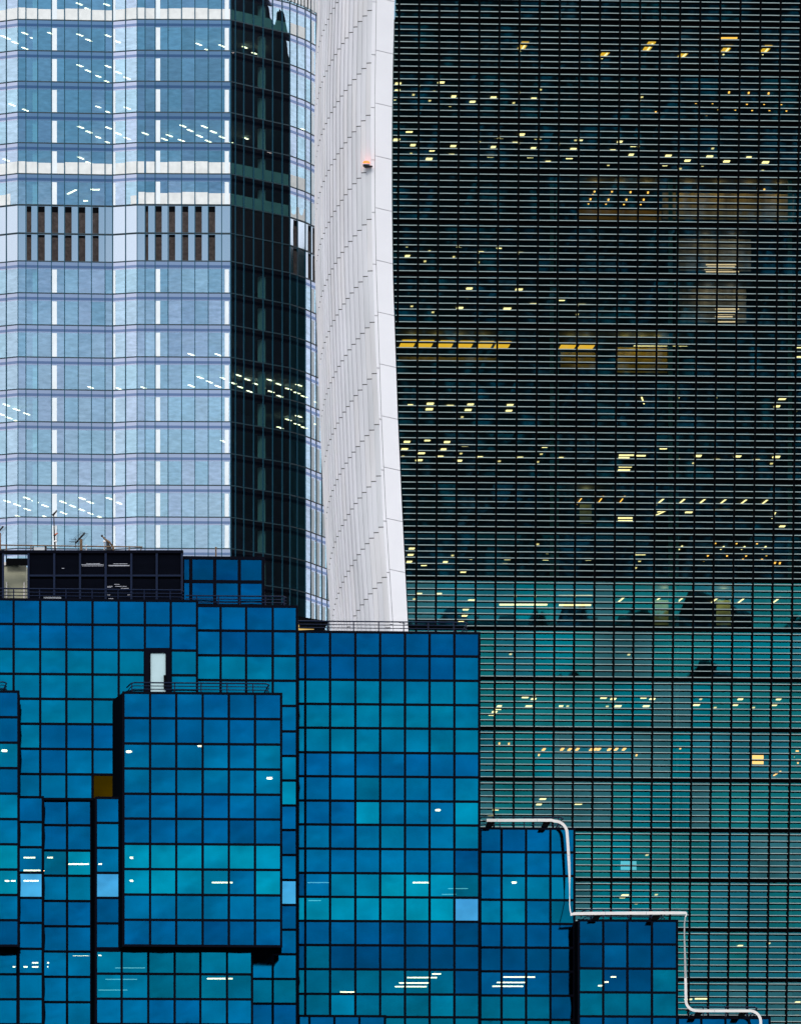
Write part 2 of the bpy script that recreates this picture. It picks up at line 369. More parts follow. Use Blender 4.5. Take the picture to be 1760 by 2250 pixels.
# back wall, far side
zt = zat(-178, 460)
b = MB(); b.box(-1.0, 36, 492, 494, 0, zt); b.build('core_wall', M['room'], WT)
b = MB(); b.box(36, 37, 466.5, 494, 0, zt); b.build('side_wall', M['white'], WT)
b = MB(); b.box(1.5, 36, 470, 494, 0, zat(2365, 467)); b.build('podium_wall', M['dark'], WT)
# teal columns just behind the glass
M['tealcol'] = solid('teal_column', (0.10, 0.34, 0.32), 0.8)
for u, w_ in ((1213, 9), (1225, 7), (1474, 9), (1489, 6), (1737, 9)):
    c = MB()
    for i in range(NF):
        if i < 5: continue
        a_ = wpt(u, VS[i+1], YF[i+1]); b_ = wpt(u, VS[i], YF[i]); h = w_ / 54
        c.hexa([(a_[0]-h, a_[1]+0.6, a_[2]), (a_[0]+h, a_[1]+0.6, a_[2]), (a_[0]+h, a_[1]+0.9, a_[2]), (a_[0]-h, a_[1]+0.9, a_[2])],
               [(b_[0]-h, b_[1]+0.6, b_[2]-0.45), (b_[0]+h, b_[1]+0.6, b_[2]-0.45), (b_[0]+h, b_[1]+0.9, b_[2]-0.45), (b_[0]-h, b_[1]+0.9, b_[2]-0.45)])
    c.build('column', M['tealcol'], WT)

# --- white curved flank: vertical strips with staggered joints
def flank_pt(u_from, v, phi, depth=12.0, out=0.0):
    r_ = lerp(E0, v); l_ = lerp(LS, v)
    u = r_ - (r_ - l_) * sin(phi)
    Yv = lerp(FY, v) - 0.9 + depth * (1 - cos(phi))
    x, y, z = pt(u, v, Yv)
    return (x - out * sin(phi), y - out * cos(phi), z)
FY = [(VS[i], YF[i]) for i in range(len(VS))]
JV = [-92, 22, 137.6, 252.6, 366.8, 481.5, 595, 708, 820.7, 933, 1046, 1158.6, 1269, 1380, 1492]
NS = 20
PH = [math.asin(f) for f in (0, .090, .178, .262, .344, .422, .494, .560, .624, .684, .737, .785, .829, .868, .903, .933, .956, .974, .988, .997)] + [1.56]
for k in range(NS):
    m = MB(); p0, p1 = PH[k], PH[k + 1]
    js = [v + 12.1 * k for v in JV]
    j0 = js[0]
    while j0 > -150: j0 -= 114.5; js = [j0] + js
    js = [j for j in js if j < 1560] + [1560, 2000, 2370]
    for a, b_ in zip(js, js[1:]):
        n = max(1, int((b_ - a) / 30)); a2, b2 = a + 0.9, b_ - 0.9; m.mi = rngw.choice((0, 0, 1, 2))
        for q in range(n):
            va, vb = a2 + (b2 - a2) * q / n, a2 + (b2 - a2) * (q + 1) / n
            A, B = flank_pt(0, vb, p1, out=0.0), flank_pt(0, vb, p0, out=0.09)
            C, D = flank_pt(0, va, p0, out=0.09), flank_pt(0, va, p1, out=0.0)
            m.quad(A, B, C, D)
            A2, C2 = flank_pt(0, vb, p0, out=-0.02), flank_pt(0, va, p0, out=-0.02)
            m.quad(B, A2, C2, C)
    m.build('cladding_strip', [M['white'], M['white2'], M['white3']], WT)
m = MB()
vv = [-178 + 40 * i for i in range(65)]
for a, b_ in zip(vv, vv[1:]):
    for k in range(NS):
        p0, p1 = PH[k], PH[k + 1]
        m.quad(flank_pt(0, b_, p1, out=-0.12), flank_pt(0, b_, p0, out=-0.12), flank_pt(0, a, p0, out=-0.12), flank_pt(0, a, p1, out=-0.12))
m.build('flank_wall', M['joint'], WT)
# narrow strip and wide edge band
def edge(name, T0, T1, o0, o1, joints, skew, material, gap=0.7):
    js = sorted(joints)
    while js[0] > -170: js = [js[0] - 114] + js
    while js[-1] < 2330: js.append(js[-1] + 114)
    for a, b_ in zip(js, js[1:]):
        m = MB(); n = 4
        for q in range(n):
            va, vb = a + gap + (b_ - a - 2*gap) * q / n, a + gap + (b_ - a - 2*gap) * (q+1) / n
            def P(T, v, o):
                x, y, z = pt(lerp(T, v), v, lerp(FY, v)); return (x, y + o, z)
            A, B, C, D = P(T0, vb, o0), P(T1, vb + skew, o1), P(T1, va + skew, o1), P(T0, va, o0)
            back = [(p[0], p[1] + 0.35, p[2]) for p in (A, B, C, D)]
            m.quad(A, B, C, D); m.quad(back[1], back[0], back[3], back[2])
            m.quad(B, back[1], back[2], C); m.quad(back[0], A, D, back[3])
            if q == 0: m.quad(D, C, back[2], back[3])
            if q == n - 1: m.quad(back[0], back[1], B, A)
        m.build(name, material, WT)
edge('edge_strip', E0, [(a, b - 0.8) for a, b in E1], -0.98, -0.86, [9, 125, 241, 356, 471, 585, 698, 813, 925, 1037, 1149, 1262], 0, M['white_edge'])
edge('edge_panel', E1, E2, -0.95, -0.38, [0, 115, 231, 347, 461, 576, 690, 804, 918, 1030.5, 1143, 1255], 5, M['white_edge'], 0.6)
m = MB()
for a, b_ in zip(vv, vv[1:]):
    P = lambda T, v, o: (lambda q: (q[0], q[1] + o, q[2]))(pt(lerp(T, v), v, lerp(FY, v)))
    m.quad(P(E0, b_, -0.5), P(E2, b_, -0.1), P(E2, a, -0.1), P(E0, a, -0.5))
m.build('edge_backing', M['joint'], WT)

# --- lights on the ceilings of the dark tower, found where each sight line meets the ceiling of its floor
def wt_floor(u, v):
    a, b_ = ray(u, v)
    return max(j for j in range(NF) if wpt(1300, VS[j], YF[j])[2] >= b_ * YF[j] / (1 - a * TA) + H)
def wt_ceiling(u, v):
    a, b_ = ray(u, v)
    i = wt_floor(u, v - 3)
    zc = wpt(1300, VS[i], YF[i])[2] - 0.47
    s = (zc - 0.05 - H) / b_ if b_ > 0 else 470
    lo = YF[i] / (1 - a * TA) + 0.7
    hang = 0.0
    if s > 490.5:
        s = 490.5
    if s < lo: s = lo
    return (a * s, s, b_ * s + H), zc
def wlamp(name, u, v, wpx, hpx, material, skew=0.0):
    (x, y, z), zc = wt_ceiling(u, v)
    wd = wpx / F * y; b_ = (V0 - v) / F
    dp = max(0.12, hpx / F * y / b_)               # depth on the ceiling that shows HPX tall
    dp = min(dp, 3.4)
    sx = skew / F * y
    m = MB()
    m.hexa([(x - wd/2 - sx, y + dp/2, z - 0.02), (x + wd/2 - sx, y + dp/2, z - 0.02), (x + wd/2 + sx, y - dp/2, z - 0.02), (x - wd/2 + sx, y - dp/2, z - 0.02)],
           [(x - wd/2 - sx, y + dp/2, z + 0.04), (x + wd/2 - sx, y + dp/2, z + 0.04), (x + wd/2 + sx, y - dp/2, z + 0.04), (x - wd/2 + sx, y - dp/2, z + 0.04)])
    return m, name, material
def zA(x, y): return 860 + x / 1.898, y / 1.898
def zB(x, y): return 860 + x / 1.898, 600 + y / 1.898
def zC(x, y): return 860 + x / 1.898, 1150 + y / 1.898
def zD(x, y): return 1040 + x / 2.372, 1700 + y / 2.372
LA = "28,347 25,376 207,342 260,401 338,423 425,406 593,410 75,547 22,582 90,604 170,626 157,662 258,608 250,645 425,612 414,650 455,573 542,560 515,595 592,617 580,653 652,674 758,621 743,658 788,582 952,590 922,627 1010,607 1000,644 1155,648 1142,687 1235,668 1327,652 1398,672 1490,656 1560,676 67,1067 372,1052 450,1032 537,1055 283,1027"
LAs = "15,414 92,394 100,357 120,357 178,381 265,361 160,418 245,440 345,387 533,386 622,372 510,428 1045,403 1038,420 82,640 345,595 367,592 435,573 535,597 602,577 622,577 700,600 768,583 1032,608 905,687 1088,630 1250,633 1340,618 1548,711 1298,690 1205,703 65,1027 158,1047 260,1071 140,1089 362,1094"
LB = "325,64 708,112 793,133 590,130 483,148 285,145 532,68 78,551 162,545 158,568 244,554 330,548 320,571 495,550 490,574 1630,525 1608,556 65,704 55,735 150,698 126,751 115,781 232,705 217,736 203,766 308,720 282,783 368,768 535,770 640,725 705,772 1135,731 1278,763 1355,780 1443,765 1520,781 1605,767 1240,998 1630,1057"
LBs = "317,104 173,163 85,138 775,172 890,160 237,583 295,601 1195,520 1355,518 1688,573 48,765 290,753 450,785 625,755 610,788 1197,777 1585,795 1260,793"
LC = "85,106 80,132 75,161 136,175 485,150 472,172 645,151 828,125 823,152 225,162 300,203 115,295 198,295 333,322 310,360 305,386 290,411 558,727 600,721 593,734 573,764 450,764 445,776 430,788 418,800 702,764 885,729 925,734 945,764 1052,729 1088,734 1062,764 1272,759 1455,735 1435,759 1615,735 1598,759"
LCs = "255,135 332,149 610,88 650,125 1037,130 1035,158 1018,187 95,317 497,547 990,549 735,764 900,765 1290,735 1350,770 1510,770"
LD = "362,135 342,163 117,190 92,218 548,161 778,648 1390,901 1690,1195 1680,1265 790,637"
LDs = "1563,159 905,427 850,680 1540,888 953,634"
AM = ["1198,422 1270,427 1340,428 1292,450 1363,453 1435,455 1483,431 1555,431 1627,432 1505,457 1577,457 1648,459 1315,477 1385,477 1408,384 1490,386 1573,388 1102,467 847,797 920,797 997,800 1070,802 840,813 912,815 830,830 905,832 980,832 1052,832 822,847 895,848 970,850 1040,850 1555,790 1562,860 1540,893 1640,893",
      "1290,146 1330,147 1277,180 1310,180",
      "1320,135 1400,135 1480,135 1565,133 1305,155 1385,155 1465,153 1545,153 1352,82 1440,83 1525,84 1600,165 1620,167 450,920 490,921 615,968 1022,969 1205,940"]
P_ = lambda s: [tuple(map(float, q.split(','))) for q in s.split()]
cl = []
for src, fn, wpx, hpx in ((LA, zA, 13.5, 3.8), (LB, zB, 15, 3.2), (LC, zC, 13, 2.8), (LD, zD, 14, 2.4)):
    for x, y in P_(src):
        u, v = fn(x, y); kk = rngw.uniform(0.72, 1.08); cl.append(wlamp('ceiling_light', u, v, wpx * kk, hpx * rngw.uniform(0.75, 1.05), M['lite'], 0.8))
n_ = 0
rest = MB()
for m, nm, ma in cl:
    n_ += 1
    if n_ <= 100: m.build(nm, ma, WT)
    else:
        k0 = len(rest.v); rest.v += m.v; rest.f += [tuple(k0 + i for i in f) for f in m.f]; rest.m += m.m
if rest.v:
    o = rest.build('ceiling_lights', M['lite'], WT); o['kind'] = 'stuff'
for src, fn, wpx, hpx in ((LAs, zA, 5, 2.4), (LBs, zB, 5.5, 2.0), (LCs, zC, 5.5, 2.0), (LDs, zD, 6, 1.9)):
    for x, y in P_(src):
        u, v = fn(x, y); m, nm, ma = wlamp('spotlight', u, v, wpx, hpx, M['litedim'], 0.4); m.build(nm, ma, WT)
for s_, fn in zip(AM, (zA, zB, zC)):
    for x, y in P_(s_):
        u, v = fn(x, y); m, nm, ma = wlamp('downlight', u, v, 3.6, 3.2, M['amber']); m.build(nm, ma, WT)
for x in (635, 712, 743, 775, 833, 850, 865, 908, 937, 970):
    u, v = zC(x, 943 + (x % 3)); m, nm, ma = wlamp('pendant_lamp', u, v, 6, 4.5, M['amber'], 1.5); m.build(nm, ma, WT)
for x, y, wz in ((565, 304, 190), (765, 304, 145), (550, 340, 200), (765, 342, 135), (1037, 130, 45)):
    u, v = zC(x, y); m, nm, ma = wlamp('light_strip', u, v, wz / 1.898, 2.2, M['lite']); m.build(nm, ma, WT)
for x, y, wz in ((1080, 302, 140), (1060, 323, 110), (1060, 365, 170), (1055, 387, 185), (1050, 408, 200), (1205, 302, 60), (1200, 324, 40), (980, 760, 62), (1040, 762, 40), (970, 770, 45), (975, 808, 55), (970, 822, 50), (1700, 310, 30), (1700, 330, 30), (1700, 350, 30), (1380, 990, 60), (1470, 993, 80), (975, 1022, 60), (975, 1034, 60)):
    u, v = zB(x, y); m, nm, ma = wlamp('light_strip', u, v, wz / 1.898, 1.8, M['lite']); m.build(nm, ma, WT)
for x, y, wz in ((1303, 909, 45), (1253, 909, 16), (1405, 157, 75)):
    u, v = zA(x, y); m, nm, ma = wlamp('light_strip', u, v, wz / 1.898, 2.2, M['amber']); m.build(nm, ma, WT)
for x, y, wz in ((1190, 1177, 70), (1120, 1180, 40)):
    u, v = zD(x, y); m, nm, ma = wlamp('light_strip', u, v, wz / 2.372, 1.6, M['lite']); m.build(nm, ma, WT)
# slanted tubes running into the depth of the floor
for x, y, fn, dx, dy in [(x, 952, zB, 13, 22) for x in (1123, 1212, 1297, 1385, 1472)] + [(1557, 955, zB, 12, 20), (1120, 1003, zB, 18, 10), (1130, 993, zB, 18, 4)] + \
        [(x, 322, zC, 12, 19) for x in (955, 1107, 1202, 1348, 1460, 1605)] + [(1205, 103, zC, 6, 8), (1380, 103, zC, 5, 6), (1467, 103, zC, 5, 6), (1555, 103, zC, 5, 6), (1608, 1045, zC, 10, 10)] + \
        [(785, 950, zB, 8, 17), (873, 945, zB, 8, 15), (962, 945, zB, 8, 15), (1048, 530, zB, -9, 20), (1595, 1010, zB, 2, 18)]:
    dim = x in (785, 873, 962)
    u, v = fn(x, y); wd = 1.6 if dim else 3.0
    m, nm, ma = wlamp('light_tube', u, v, wd, 2 * dy / 1.898, M['amber'] if (dim or y == 1045) else M['lite'], dx / 1.898); m.build(nm, ma, WT)
# top storey: warm glow around each slanted tube, put in as an emitting panel
for x, y in ((548, 190), (887, 226), (1075, 190), (1215, 228), (1395, 205), (1560, 205)):
    u, v = zA(x, y); m, nm, ma = wlamp('tube_glow', u, v, 16, 18 if y < 210 else 13, M['yellow'], 5); m.build(nm, ma, WT)
    m, nm, ma = wlamp('light_tube', u + 1, v + 1, 3, 17 if y < 210 else 12, M['lite'], 5)
    for i_, q in enumerate(m.v): m.v[i_] = (q[0], q[1], q[2] - 0.07)
    m.build(nm, ma, WT)
for x in (68, 142, 226, 308, 390, 462, 735, 812):
    u, v = zB(x, 293 + x * 0.018); m, nm, ma = wlamp('ceiling_panel', u, v, 31 if x < 500 else 33, 16, M['yellow'], 4); m.build(nm, ma, WT)
# warm and lit rooms: partition walls a few metres behind the glass
def partition(u0, u1, v0, v1, back, material, name='partition'):
    Yc = YF[wt_floor(u0, v0 + 4)] + back
    y0 = Yc / (1 - ray(u0, 0)[0] * TA); y1 = Yc / (1 - ray(u1, 0)[0] * TA); ym = (y0 + y1) / 2
    a, b_, c, d = [(ray(u, 0)[0] * y, y, zat(v, ym)) for u, v, y in ((u0, v1, y0), (u1, v1, y1), (u1, v0, y1), (u0, v0, y0))]
    m = MB(); m.hexa([a, b_, (b_[0], b_[1] + 0.1, b_[2]), (a[0], a[1] + 0.1, a[2])], [d, c, (c[0], c[1] + 0.1, c[2]), (d[0], d[1] + 0.1, d[2])])
    return m.build(name, material, WT)
M['warmlit'] = solid('warm_wall_panel', (0.50, 0.42, 0.26), 0.9, vary=0.75, scale=0.9, streak=True)
M['warmlit2'] = solid('amber_wall', (0.55, 0.33, 0.06), 0.8, vary=0.35, scale=0.5)
M['greylit'] = solid('pale_curtain', (0.50, 0.46, 0.40), 0.9, vary=0.8, scale=1.1, streak=True)
M['blind_lit'] = lamp('lit_blind', (1.0, 0.68, 0.40), 2.2)  # blind emits, standing for room light on it
M['greenlit'] = solid('olive_wall', (0.50, 0.50, 0.24), 0.9, vary=0.5, scale=0.8)
M['yellit'] = solid('ochre_wall', (0.50, 0.36, 0.06), 0.9, vary=0.5, scale=0.8)
def room_lamps(u0, u1, v, n, watts, col, back=2.2, ahead=1.2):
    """the lamps that light a room: small bulbs under the ceiling, in front of its rear wall"""
    for k in range(n):
        u = u0 + (u1 - u0) * (k + 0.5) / n
        i = wt_floor(u, v); a = ray(u, 0)[0]; y = (YF[i] + back - ahead) / (1 - a * TA)
        zc = wpt(1300, VS[i], YF[i])[2] - 0.75
        d = bpy.data.lights.new('room_lamp', 'POINT'); d.energy = watts; d.color = col; d.shadow_soft_size = 0.15
        o = bpy.data.objects.new('room_lamp', d); COL.objects.link(o); o.location = (a * y, y, zc)
WARM = (1.0, 0.66, 0.30)
room_lamps(1480, 1745, 430, 4, 48, (1.0, 0.60, 0.22), 3.2); room_lamps(1280, 1450, 470, 3, 55, (1.0, 0.6, 0.2), 3.4)
room_lamps(1520, 1640, 540, 2, 26, (1.0, 0.72, 0.45), 3.2); room_lamps(1530, 1630, 660, 2, 26, (1.0, 0.72, 0.45), 3.2)
room_lamps(1355, 1465, 770, 3, 60, (1.0, 0.66, 0.15), 3.4); room_lamps(1235, 1305, 780, 2, 40, (1.0, 0.66, 0.15), 3.6)
room_lamps(880, 1090, 790, 4, 40, (1.0, 0.66, 0.15), 3.6); room_lamps(1275, 1300, 1120, 1, 40, (1.0, 0.85, 0.4), 3.4)
room_lamps(1440, 1480, 1330, 1, 90, (1.0, 0.9, 0.45), 3.2); room_lamps(1575, 1605, 1330, 1, 90, (1.0, 0.9, 0.45), 3.2)
u, v = zA(1130, 805); partition(u, 1745, v, zA(0, 915)[1], 3.2, M['warmlit'])
partition(zA(780, 0)[0], u - 2, zA(0, 868)[1], zA(0, 915)[1], 3.4, M['warmlit2'])
partition(zA(1195, 0)[0], zA(1500, 0)[0], zA(0, 995)[1], zA(0, 1130)[1], 3.2, M['greylit'])
partition(zB(1200, 0)[0], zB(1480, 0)[0], zB(0, 60)[1], zB(0, 205)[1], 3.2, M['greylit'])
partition(zB(935, 0)[0], zB(1150, 0)[0], zB(0, 310)[1], zB(0, 415)[1], 3.4, M['yellit'])
partition(zB(705, 0)[0], zB(850, 0)[0], zB(0, 330)[1], zB(0, 405)[1], 3.6, M['yellit'])
partition(zB(30, 0)[0], zB(440, 0)[0], zB(0, 350)[1], zB(0, 372)[1], 3.6, M['yellit'])
partition(zB(785, 0)[0], zB(835, 0)[0], zB(0, 965)[1], zB(0, 1045)[1], 3.4, M['greenlit'])
partition(zC(1095, 0)[0], zC(1180, 0)[0], zC(0, 320)[1], zC(0, 425)[1], 3.2, M['greenlit'])
partition(zC(1355, 0)[0], zC(1415, 0)[0], zC(0, 320)[1], zC(0, 425)[1], 3.2, M['greenlit'])
for z_, y0, y1, x0, x1, nn in ((zA, 1090, 1139, 1305, 1450, 5), (zB, 146, 210, 1350, 1450, 6), (zC, 935, 1010, 1680, 1708, 6)):
    m = MB()
    for q in range(nn):
        ya = y0 + (y1 - y0) * q / nn; yb = ya + (y1 - y0) / nn * 0.5
        u0, va = z_(x0 + (q % 3) * 6, ya); u1, vb = z_(x1 - (q % 4) * 9, yb)
        Yc = YF[wt_floor(u0, va + 4)] + 1.4; ym = Yc / (1 - ray(u0, 0)[0] * TA)
        a, b_, c, d = pt(u0, vb, ym), pt(u1, vb, ym), pt(u1, va, ym), pt(u0, va, ym)
        m.hexa([a, b_, (b_[0], b_[1] + 0.03, b_[2]), (a[0], a[1] + 0.03, a[2])], [d, c, (c[0], c[1] + 0.03, c[2]), (d[0], d[1] + 0.03, d[2])])
    m.build('window_blind', M['blind_lit'] if z_ is not zC else M['amber'], WT)
partition(zD(768, 0)[0], zD(850, 0)[0], zD(0, 458)[1], zD(0, 503)[1], 2.2, M['screen'], 'wall_screen')
partition(zC(1505, 0)[0], zC(1552, 0)[0], zC(0, 968)[1], zC(0, 1005)[1], 2.4, M['amber'], 'glowing_panel')

# red beacon bolted to the white edge
BX = thing('aircraft_warning_light', pt(805, 362, lerp(FY, 360) - 1.2), 'glowing red and orange beacon fixed on the white edge of the curved flank', 'beacon')
c = pt(805, 356, lerp(FY, 360) - 1.45)
m = MB(); m.lathe(c, [(0.22, -0.07), (0.28, -0.03), (0.28, 0.03), (0.22, 0.08)]); m.build('lens', M['red'], BX, True)
m = MB(); m.lathe((c[0], c[1], c[2] - 0.22), [(0.24, 0.0), (0.28, 0.03), (0.28, 0.10)]); m.build('housing', M['steel'], BX, True)
m = MB(); m.hexa([(c[0]-0.03, c[1]-0.05, c[2]-0.36), (c[0]+0.45, c[1]+0.1, c[2]-0.30), (c[0]+0.45, c[1]+0.45, c[2]-0.30), (c[0]-0.1, c[1]+0.45, c[2]-0.36)],
                 [(c[0]-0.28, c[1]-0.2, c[2]-0.23), (c[0]+0.5, c[1]+0.1, c[2]-0.24), (c[0]+0.5, c[1]+0.45, c[2]-0.24), (c[0]-0.28, c[1]+0.45, c[2]-0.23)])
m.build('bracket', M['antenna'], BX)

# ================================================================== pale zigzag tower behind
TT = thing('glass_tower', (-30, 735, 0), 'pale blue faceted glass tower with a zigzag front and a dark mirrored side', 'skyscraper')
FL = [-160, -92, -24, 44, 112, 180, 248, 315, 383, 451, 513.5, 575, 645, 715, 786, 857, 928, 998, 1068, 1138, 1207, 1277, 1347, 1417]
# plan: walk along facets from the sharp corner (u=508)
plan = {508: pt(507, 0, 724)[:2]}
def walk(p, ang, u):
    ta = tan(R(ang)); k = (u - U0) / F
    # p + s(cos,sin) on the sight line x = k*y
    s = (k * p[1] - p[0]) / (cos(R(ang)) - k * sin(R(ang)))
    return (p[0] + s * cos(R(ang)), p[1] + s * sin(R(ang)))
c34 = pt(507, 0, 724)[:2]
c23 = walk(c34, 1.5, 301.4); c12 = walk(c23, -17, 247.6); c01 = walk(c12, 4.5, 39.5); c00 = walk(c01, -26, -40)
c45 = walk(c34, 44, 637); c56 = walk(c45, 58, 671); c67 = walk(c56, 67, 760)
FAC = [(c00, c01, [-30, -8, 14]), (c01, c12, [57, 83, 113, 142, 172, 201, 231]), (c12, c23, [276]),
       (c23, c34, [319, 341, 369.5, 399, 428.5, 457.7, 487]), (c34, c45, [517, 535.5, 557, 578, 599, 620]), (c45, c56, [653]), (c56, c67, [683, 695, 707, 719, 732])]
TZ0 = (c01[1] + c12[1]) / 2
FZ = [zat(v, TZ0) for v in FL]
pts7 = [c00, c01, c12, c23, c34, c45, c56, c67]
def inward(p, q, d):
    dx, dy = q[0] - p[0], q[1] - p[1]; l = math.hypot(dx, dy); return (-dy / l * d, dx / l * d)
def facet_at(u):
    for a, b_, _ in FAC:
        ua, ub = U0 + F * a[0] / a[1], U0 + F * b_[0] / b_[1]
        if ua <= u <= ub: return a, b_
    return FAC[-1][0], FAC[-1][1]
def on_facet(u, d=0.0):
    """plan point on the facade at picture column u, moved d metres into the building"""
    a, b_ = facet_at(u); n = inward(a, b_, d); k = (u - U0) / F
    dx, dy = b_[0] - a[0], b_[1] - a[1]
    s = (k * a[1] - a[0]) / (dx - k * dy)
    return (a[0] + dx * s + n[0], a[1] + dy * s + n[1])
def wallquad(m, p, q, z0, z1, d0=0.0, d1=None):
    """slab of wall between plan points, from d0 (outer) to d1 (inner) metres behind the facade"""
    n0 = inward(p, q, d0)
    if d1 is None:
        m.quad((p[0]+n0[0], p[1]+n0[1], z0), (q[0]+n0[0], q[1]+n0[1], z0), (q[0]+n0[0], q[1]+n0[1], z1), (p[0]+n0[0], p[1]+n0[1], z1)); return
    n1 = inward(p, q, d1)
    lo = [(p[0]+n0[0], p[1]+n0[1]), (q[0]+n0[0], q[1]+n0[1]), (q[0]+n1[0], q[1]+n1[1]), (p[0]+n1[0], p[1]+n1[1])]
    m.hexa([(*k, z0) for k in lo], [(*k, z1) for k in lo])
BAND = 0.95
for i in range(len(FL) - 1):
    zt, zb = FZ[i], FZ[i+1]
    mech = i in (9, 10)
    g = MB()
    for a, b_, us in FAC:
        cs = [a] + [on_facet(u) for u in us] + [b_]
        for p, q in zip(cs, cs[1:]):
            j = [random.uniform(-0.012, 0.012) for _ in range(4)]
            n = inward(p, q, 1.0); g.mi = 0 if mech else random.choice((0, 0, 0, 1, 1, 2))
            z0, z1 = zb + 0.12, zt - (BAND if i != 10 else 0.10)
            if mech: z1 = zt - 0.10
            if a is c34 or a is c45:
                pane_mesh(g, p, q, z0, z1, random.choice((-1, 1)) * random.uniform(0.012, 0.036)); continue
            g.quad((p[0]+n[0]*j[0], p[1]+n[1]*j[0], z0), (q[0]+n[0]*j[1], q[1]+n[1]*j[1], z0), (q[0]+n[0]*j[2], q[1]+n[1]*j[2], z1), (p[0]+n[0]*j[3], p[1]+n[1]*j[3], z1))
    g.build('ribbon_window', M['t_pale'] if mech else [M['t_glass'], M['t_glass_cyan'], M['t_glass_lilac']], TT, True)
    if not mech:
        s = MB()
        for a, b_, us in FAC: wallquad(s, a, b_, zt - BAND, zt - 0.02, 0.0)
        s.build('spandrel_panel', M['t_span'], TT)
        s = MB()
        for a, b_, us in FAC: wallquad(s, a, b_, zt - 0.78, zt - 0.46, -0.03, 0.3)
        s.build('spandrel_groove', M['groove'], TT)
    s = MB()
    for a, b_, us in FAC: wallquad(s, a, b_, zt - 0.02, zt + 0.12, -0.05, 0.25)
    s.build('floor_line', M['t_line'], TT)
    s = MB()
    inner = []
    for a, b_, us in FAC: n = inward(a, b_, 0.32); inner.append((a[0]+n[0], a[1]+n[1]))
    n = inward(c56, c67, 0.32); inner.append((c67[0]+n[0], c67[1]+n[1]))
    poly = inner + [(c67[0], 770), (c00[0], 770)]
    for z_, rev in ((zt - 0.9, True), (zt - 0.05, False)):
        k0 = len(s.v); s.v += [(x, y, z_) for x, y in poly]; f = tuple(range(k0, k0 + len(poly))); s.f.append(f[::-1] if rev else f); s.m.append(0)
    s.build('floor_slab', M['t_slab'], TT)
for a, b_, us in FAC:
    ul = U0 + F * a[0] / a[1]
    for u in [ul] + us:
        p = on_facet(u + 0.01); m = MB(); d = (b_[0]-a[0], b_[1]-a[1]); l = math.hypot(*d); d = (d[0]/l, d[1]/l)
        hw = 0.055; n = inward(a, b_, 1.0)
        o_ = -0.07
        lo = [(p[0]-d[0]*hw+n[0]*o_, p[1]-d[1]*hw+n[1]*o_), (p[0]+d[0]*hw+n[0]*o_, p[1]+d[1]*hw+n[1]*o_), (p[0]+d[0]*hw+n[0]*0.08, p[1]+d[1]*hw+n[1]*0.08), (p[0]-d[0]*hw+n[0]*0.08, p[1]-d[1]*hw+n[1]*0.08)]
        m.hexa([(*k, FZ[-1]) for k in lo], [(*k, FZ[0]) for k in lo]); m.build('mullion', M['t_mull'], TT)
# structure behind the glass
m = MB()
for p, q in zip(pts7, pts7[1:]):
    n = inward(p, q, 7.0)
core = [on_facet(-30, 8), on_facet(140, 8), on_facet(400, 8), (on_facet(507.1, 0)[0] + 1, c34[1] + 11), (c67[0], 760)]
for p, q in zip(core, core[1:]): m.quad((p[0], p[1], 0), (q[0], q[1], 0), (q[0], q[1], FZ[0]), (p[0], p[1], FZ[0]))
m.build('core_wall', M['t_core'], TT)
m = MB(); zb = FZ[-1] - 0.3
wp = pts7 + [(c67[0], 770), (c00[0], 770)]
for p, q in zip(wp, wp[1:] + wp[:1]): m.quad((*p, 0), (*q, 0), (*q, zb), (*p, zb))
m.build('base_wall', M['t_slab'], TT)
m = MB(); m.box(c00[0], c67[0], 770.1, 771, 0, FZ[0]); m.build('rear_wall', M['t_slab'], TT)
# pale front: inner columns moved outside the glass to show bright; mirrored side: inside
for u0, u1, dd in ((114.5, 125, -0.03), (72, 82, 0.5), (249, 254, -0.03), (342.5, 352, -0.03), (494, 503, -0.03), (578, 588, 0.4), (684.5, 690, -.03), (696.5, 702, -.03), (708.5, 714, -.03), (720.5, 726, -.03)):
    p, q = on_facet(u0), on_facet(u1)
    for i in range(len(FL) - 1):
        if i in (0, 11): m = MB()
        if i in (9, 10): continue
        wallquad(m, p, q, FZ[i+1] + 0.13, FZ[i] - 0.98, dd, dd + (0.6 if dd > 0 else 0.02))
        if i in (8, len(FL) - 2): m.build('column', M['t_col_out'] if dd < 0 else M['t_white'], TT)
def blind(u0, u1, i, f0, f1, name='roller_blind'):
    us = [u0]
    for a, b_, _ in FAC:
        ub = U0 + F * b_[0] / b_[1]
        if u0 + 1 < ub < u1 - 1: us.append(ub)
    us.append(u1)
    for a, b_ in zip(us, us[1:]):
        p, q = on_facet(a + 0.3, 0), on_facet(b_ - 0.3, 0); m = MB(); zt, zb = FZ[i] - 0.98, FZ[i+1] + 0.13
        mid = (a + b_) / 2; dd = 0.25 if 507 < mid < 637 else -0.012
        pa = [a] + [u for _, _, us_ in FAC for u in us_ if a + 2 < u < b_ - 2] + [b_]
        if dd < 0:                                    # blinds moved outside the glass to show bright, split between the mullions
            for ua, ub in zip(pa, pa[1:]):
                pp, qq = on_facet(ua + 1.2), on_facet(ub - 1.2); hh = f1 * (1 + 0.06 * math.sin(ua * 0.05))
                wallquad(m, pp, qq, zb, zb + (zt - zb) * hh, dd, -0.004)
        else: wallquad(m, p, q, zb, zb + (zt - zb) * f1, dd, dd + 0.05)
        m.build(name, M['t_blind'], TT)
blind(-30, 671, 2, 0, 0.48)
blind(-30, 318, 7, 0, 0.5); blind(320, 671, 7, 0, 0.52); blind(303, 671, 8, 0, 0.52); blind(-30, 24, 8, 0, 0.48); blind(286, 301, 8, 0, 0.36)
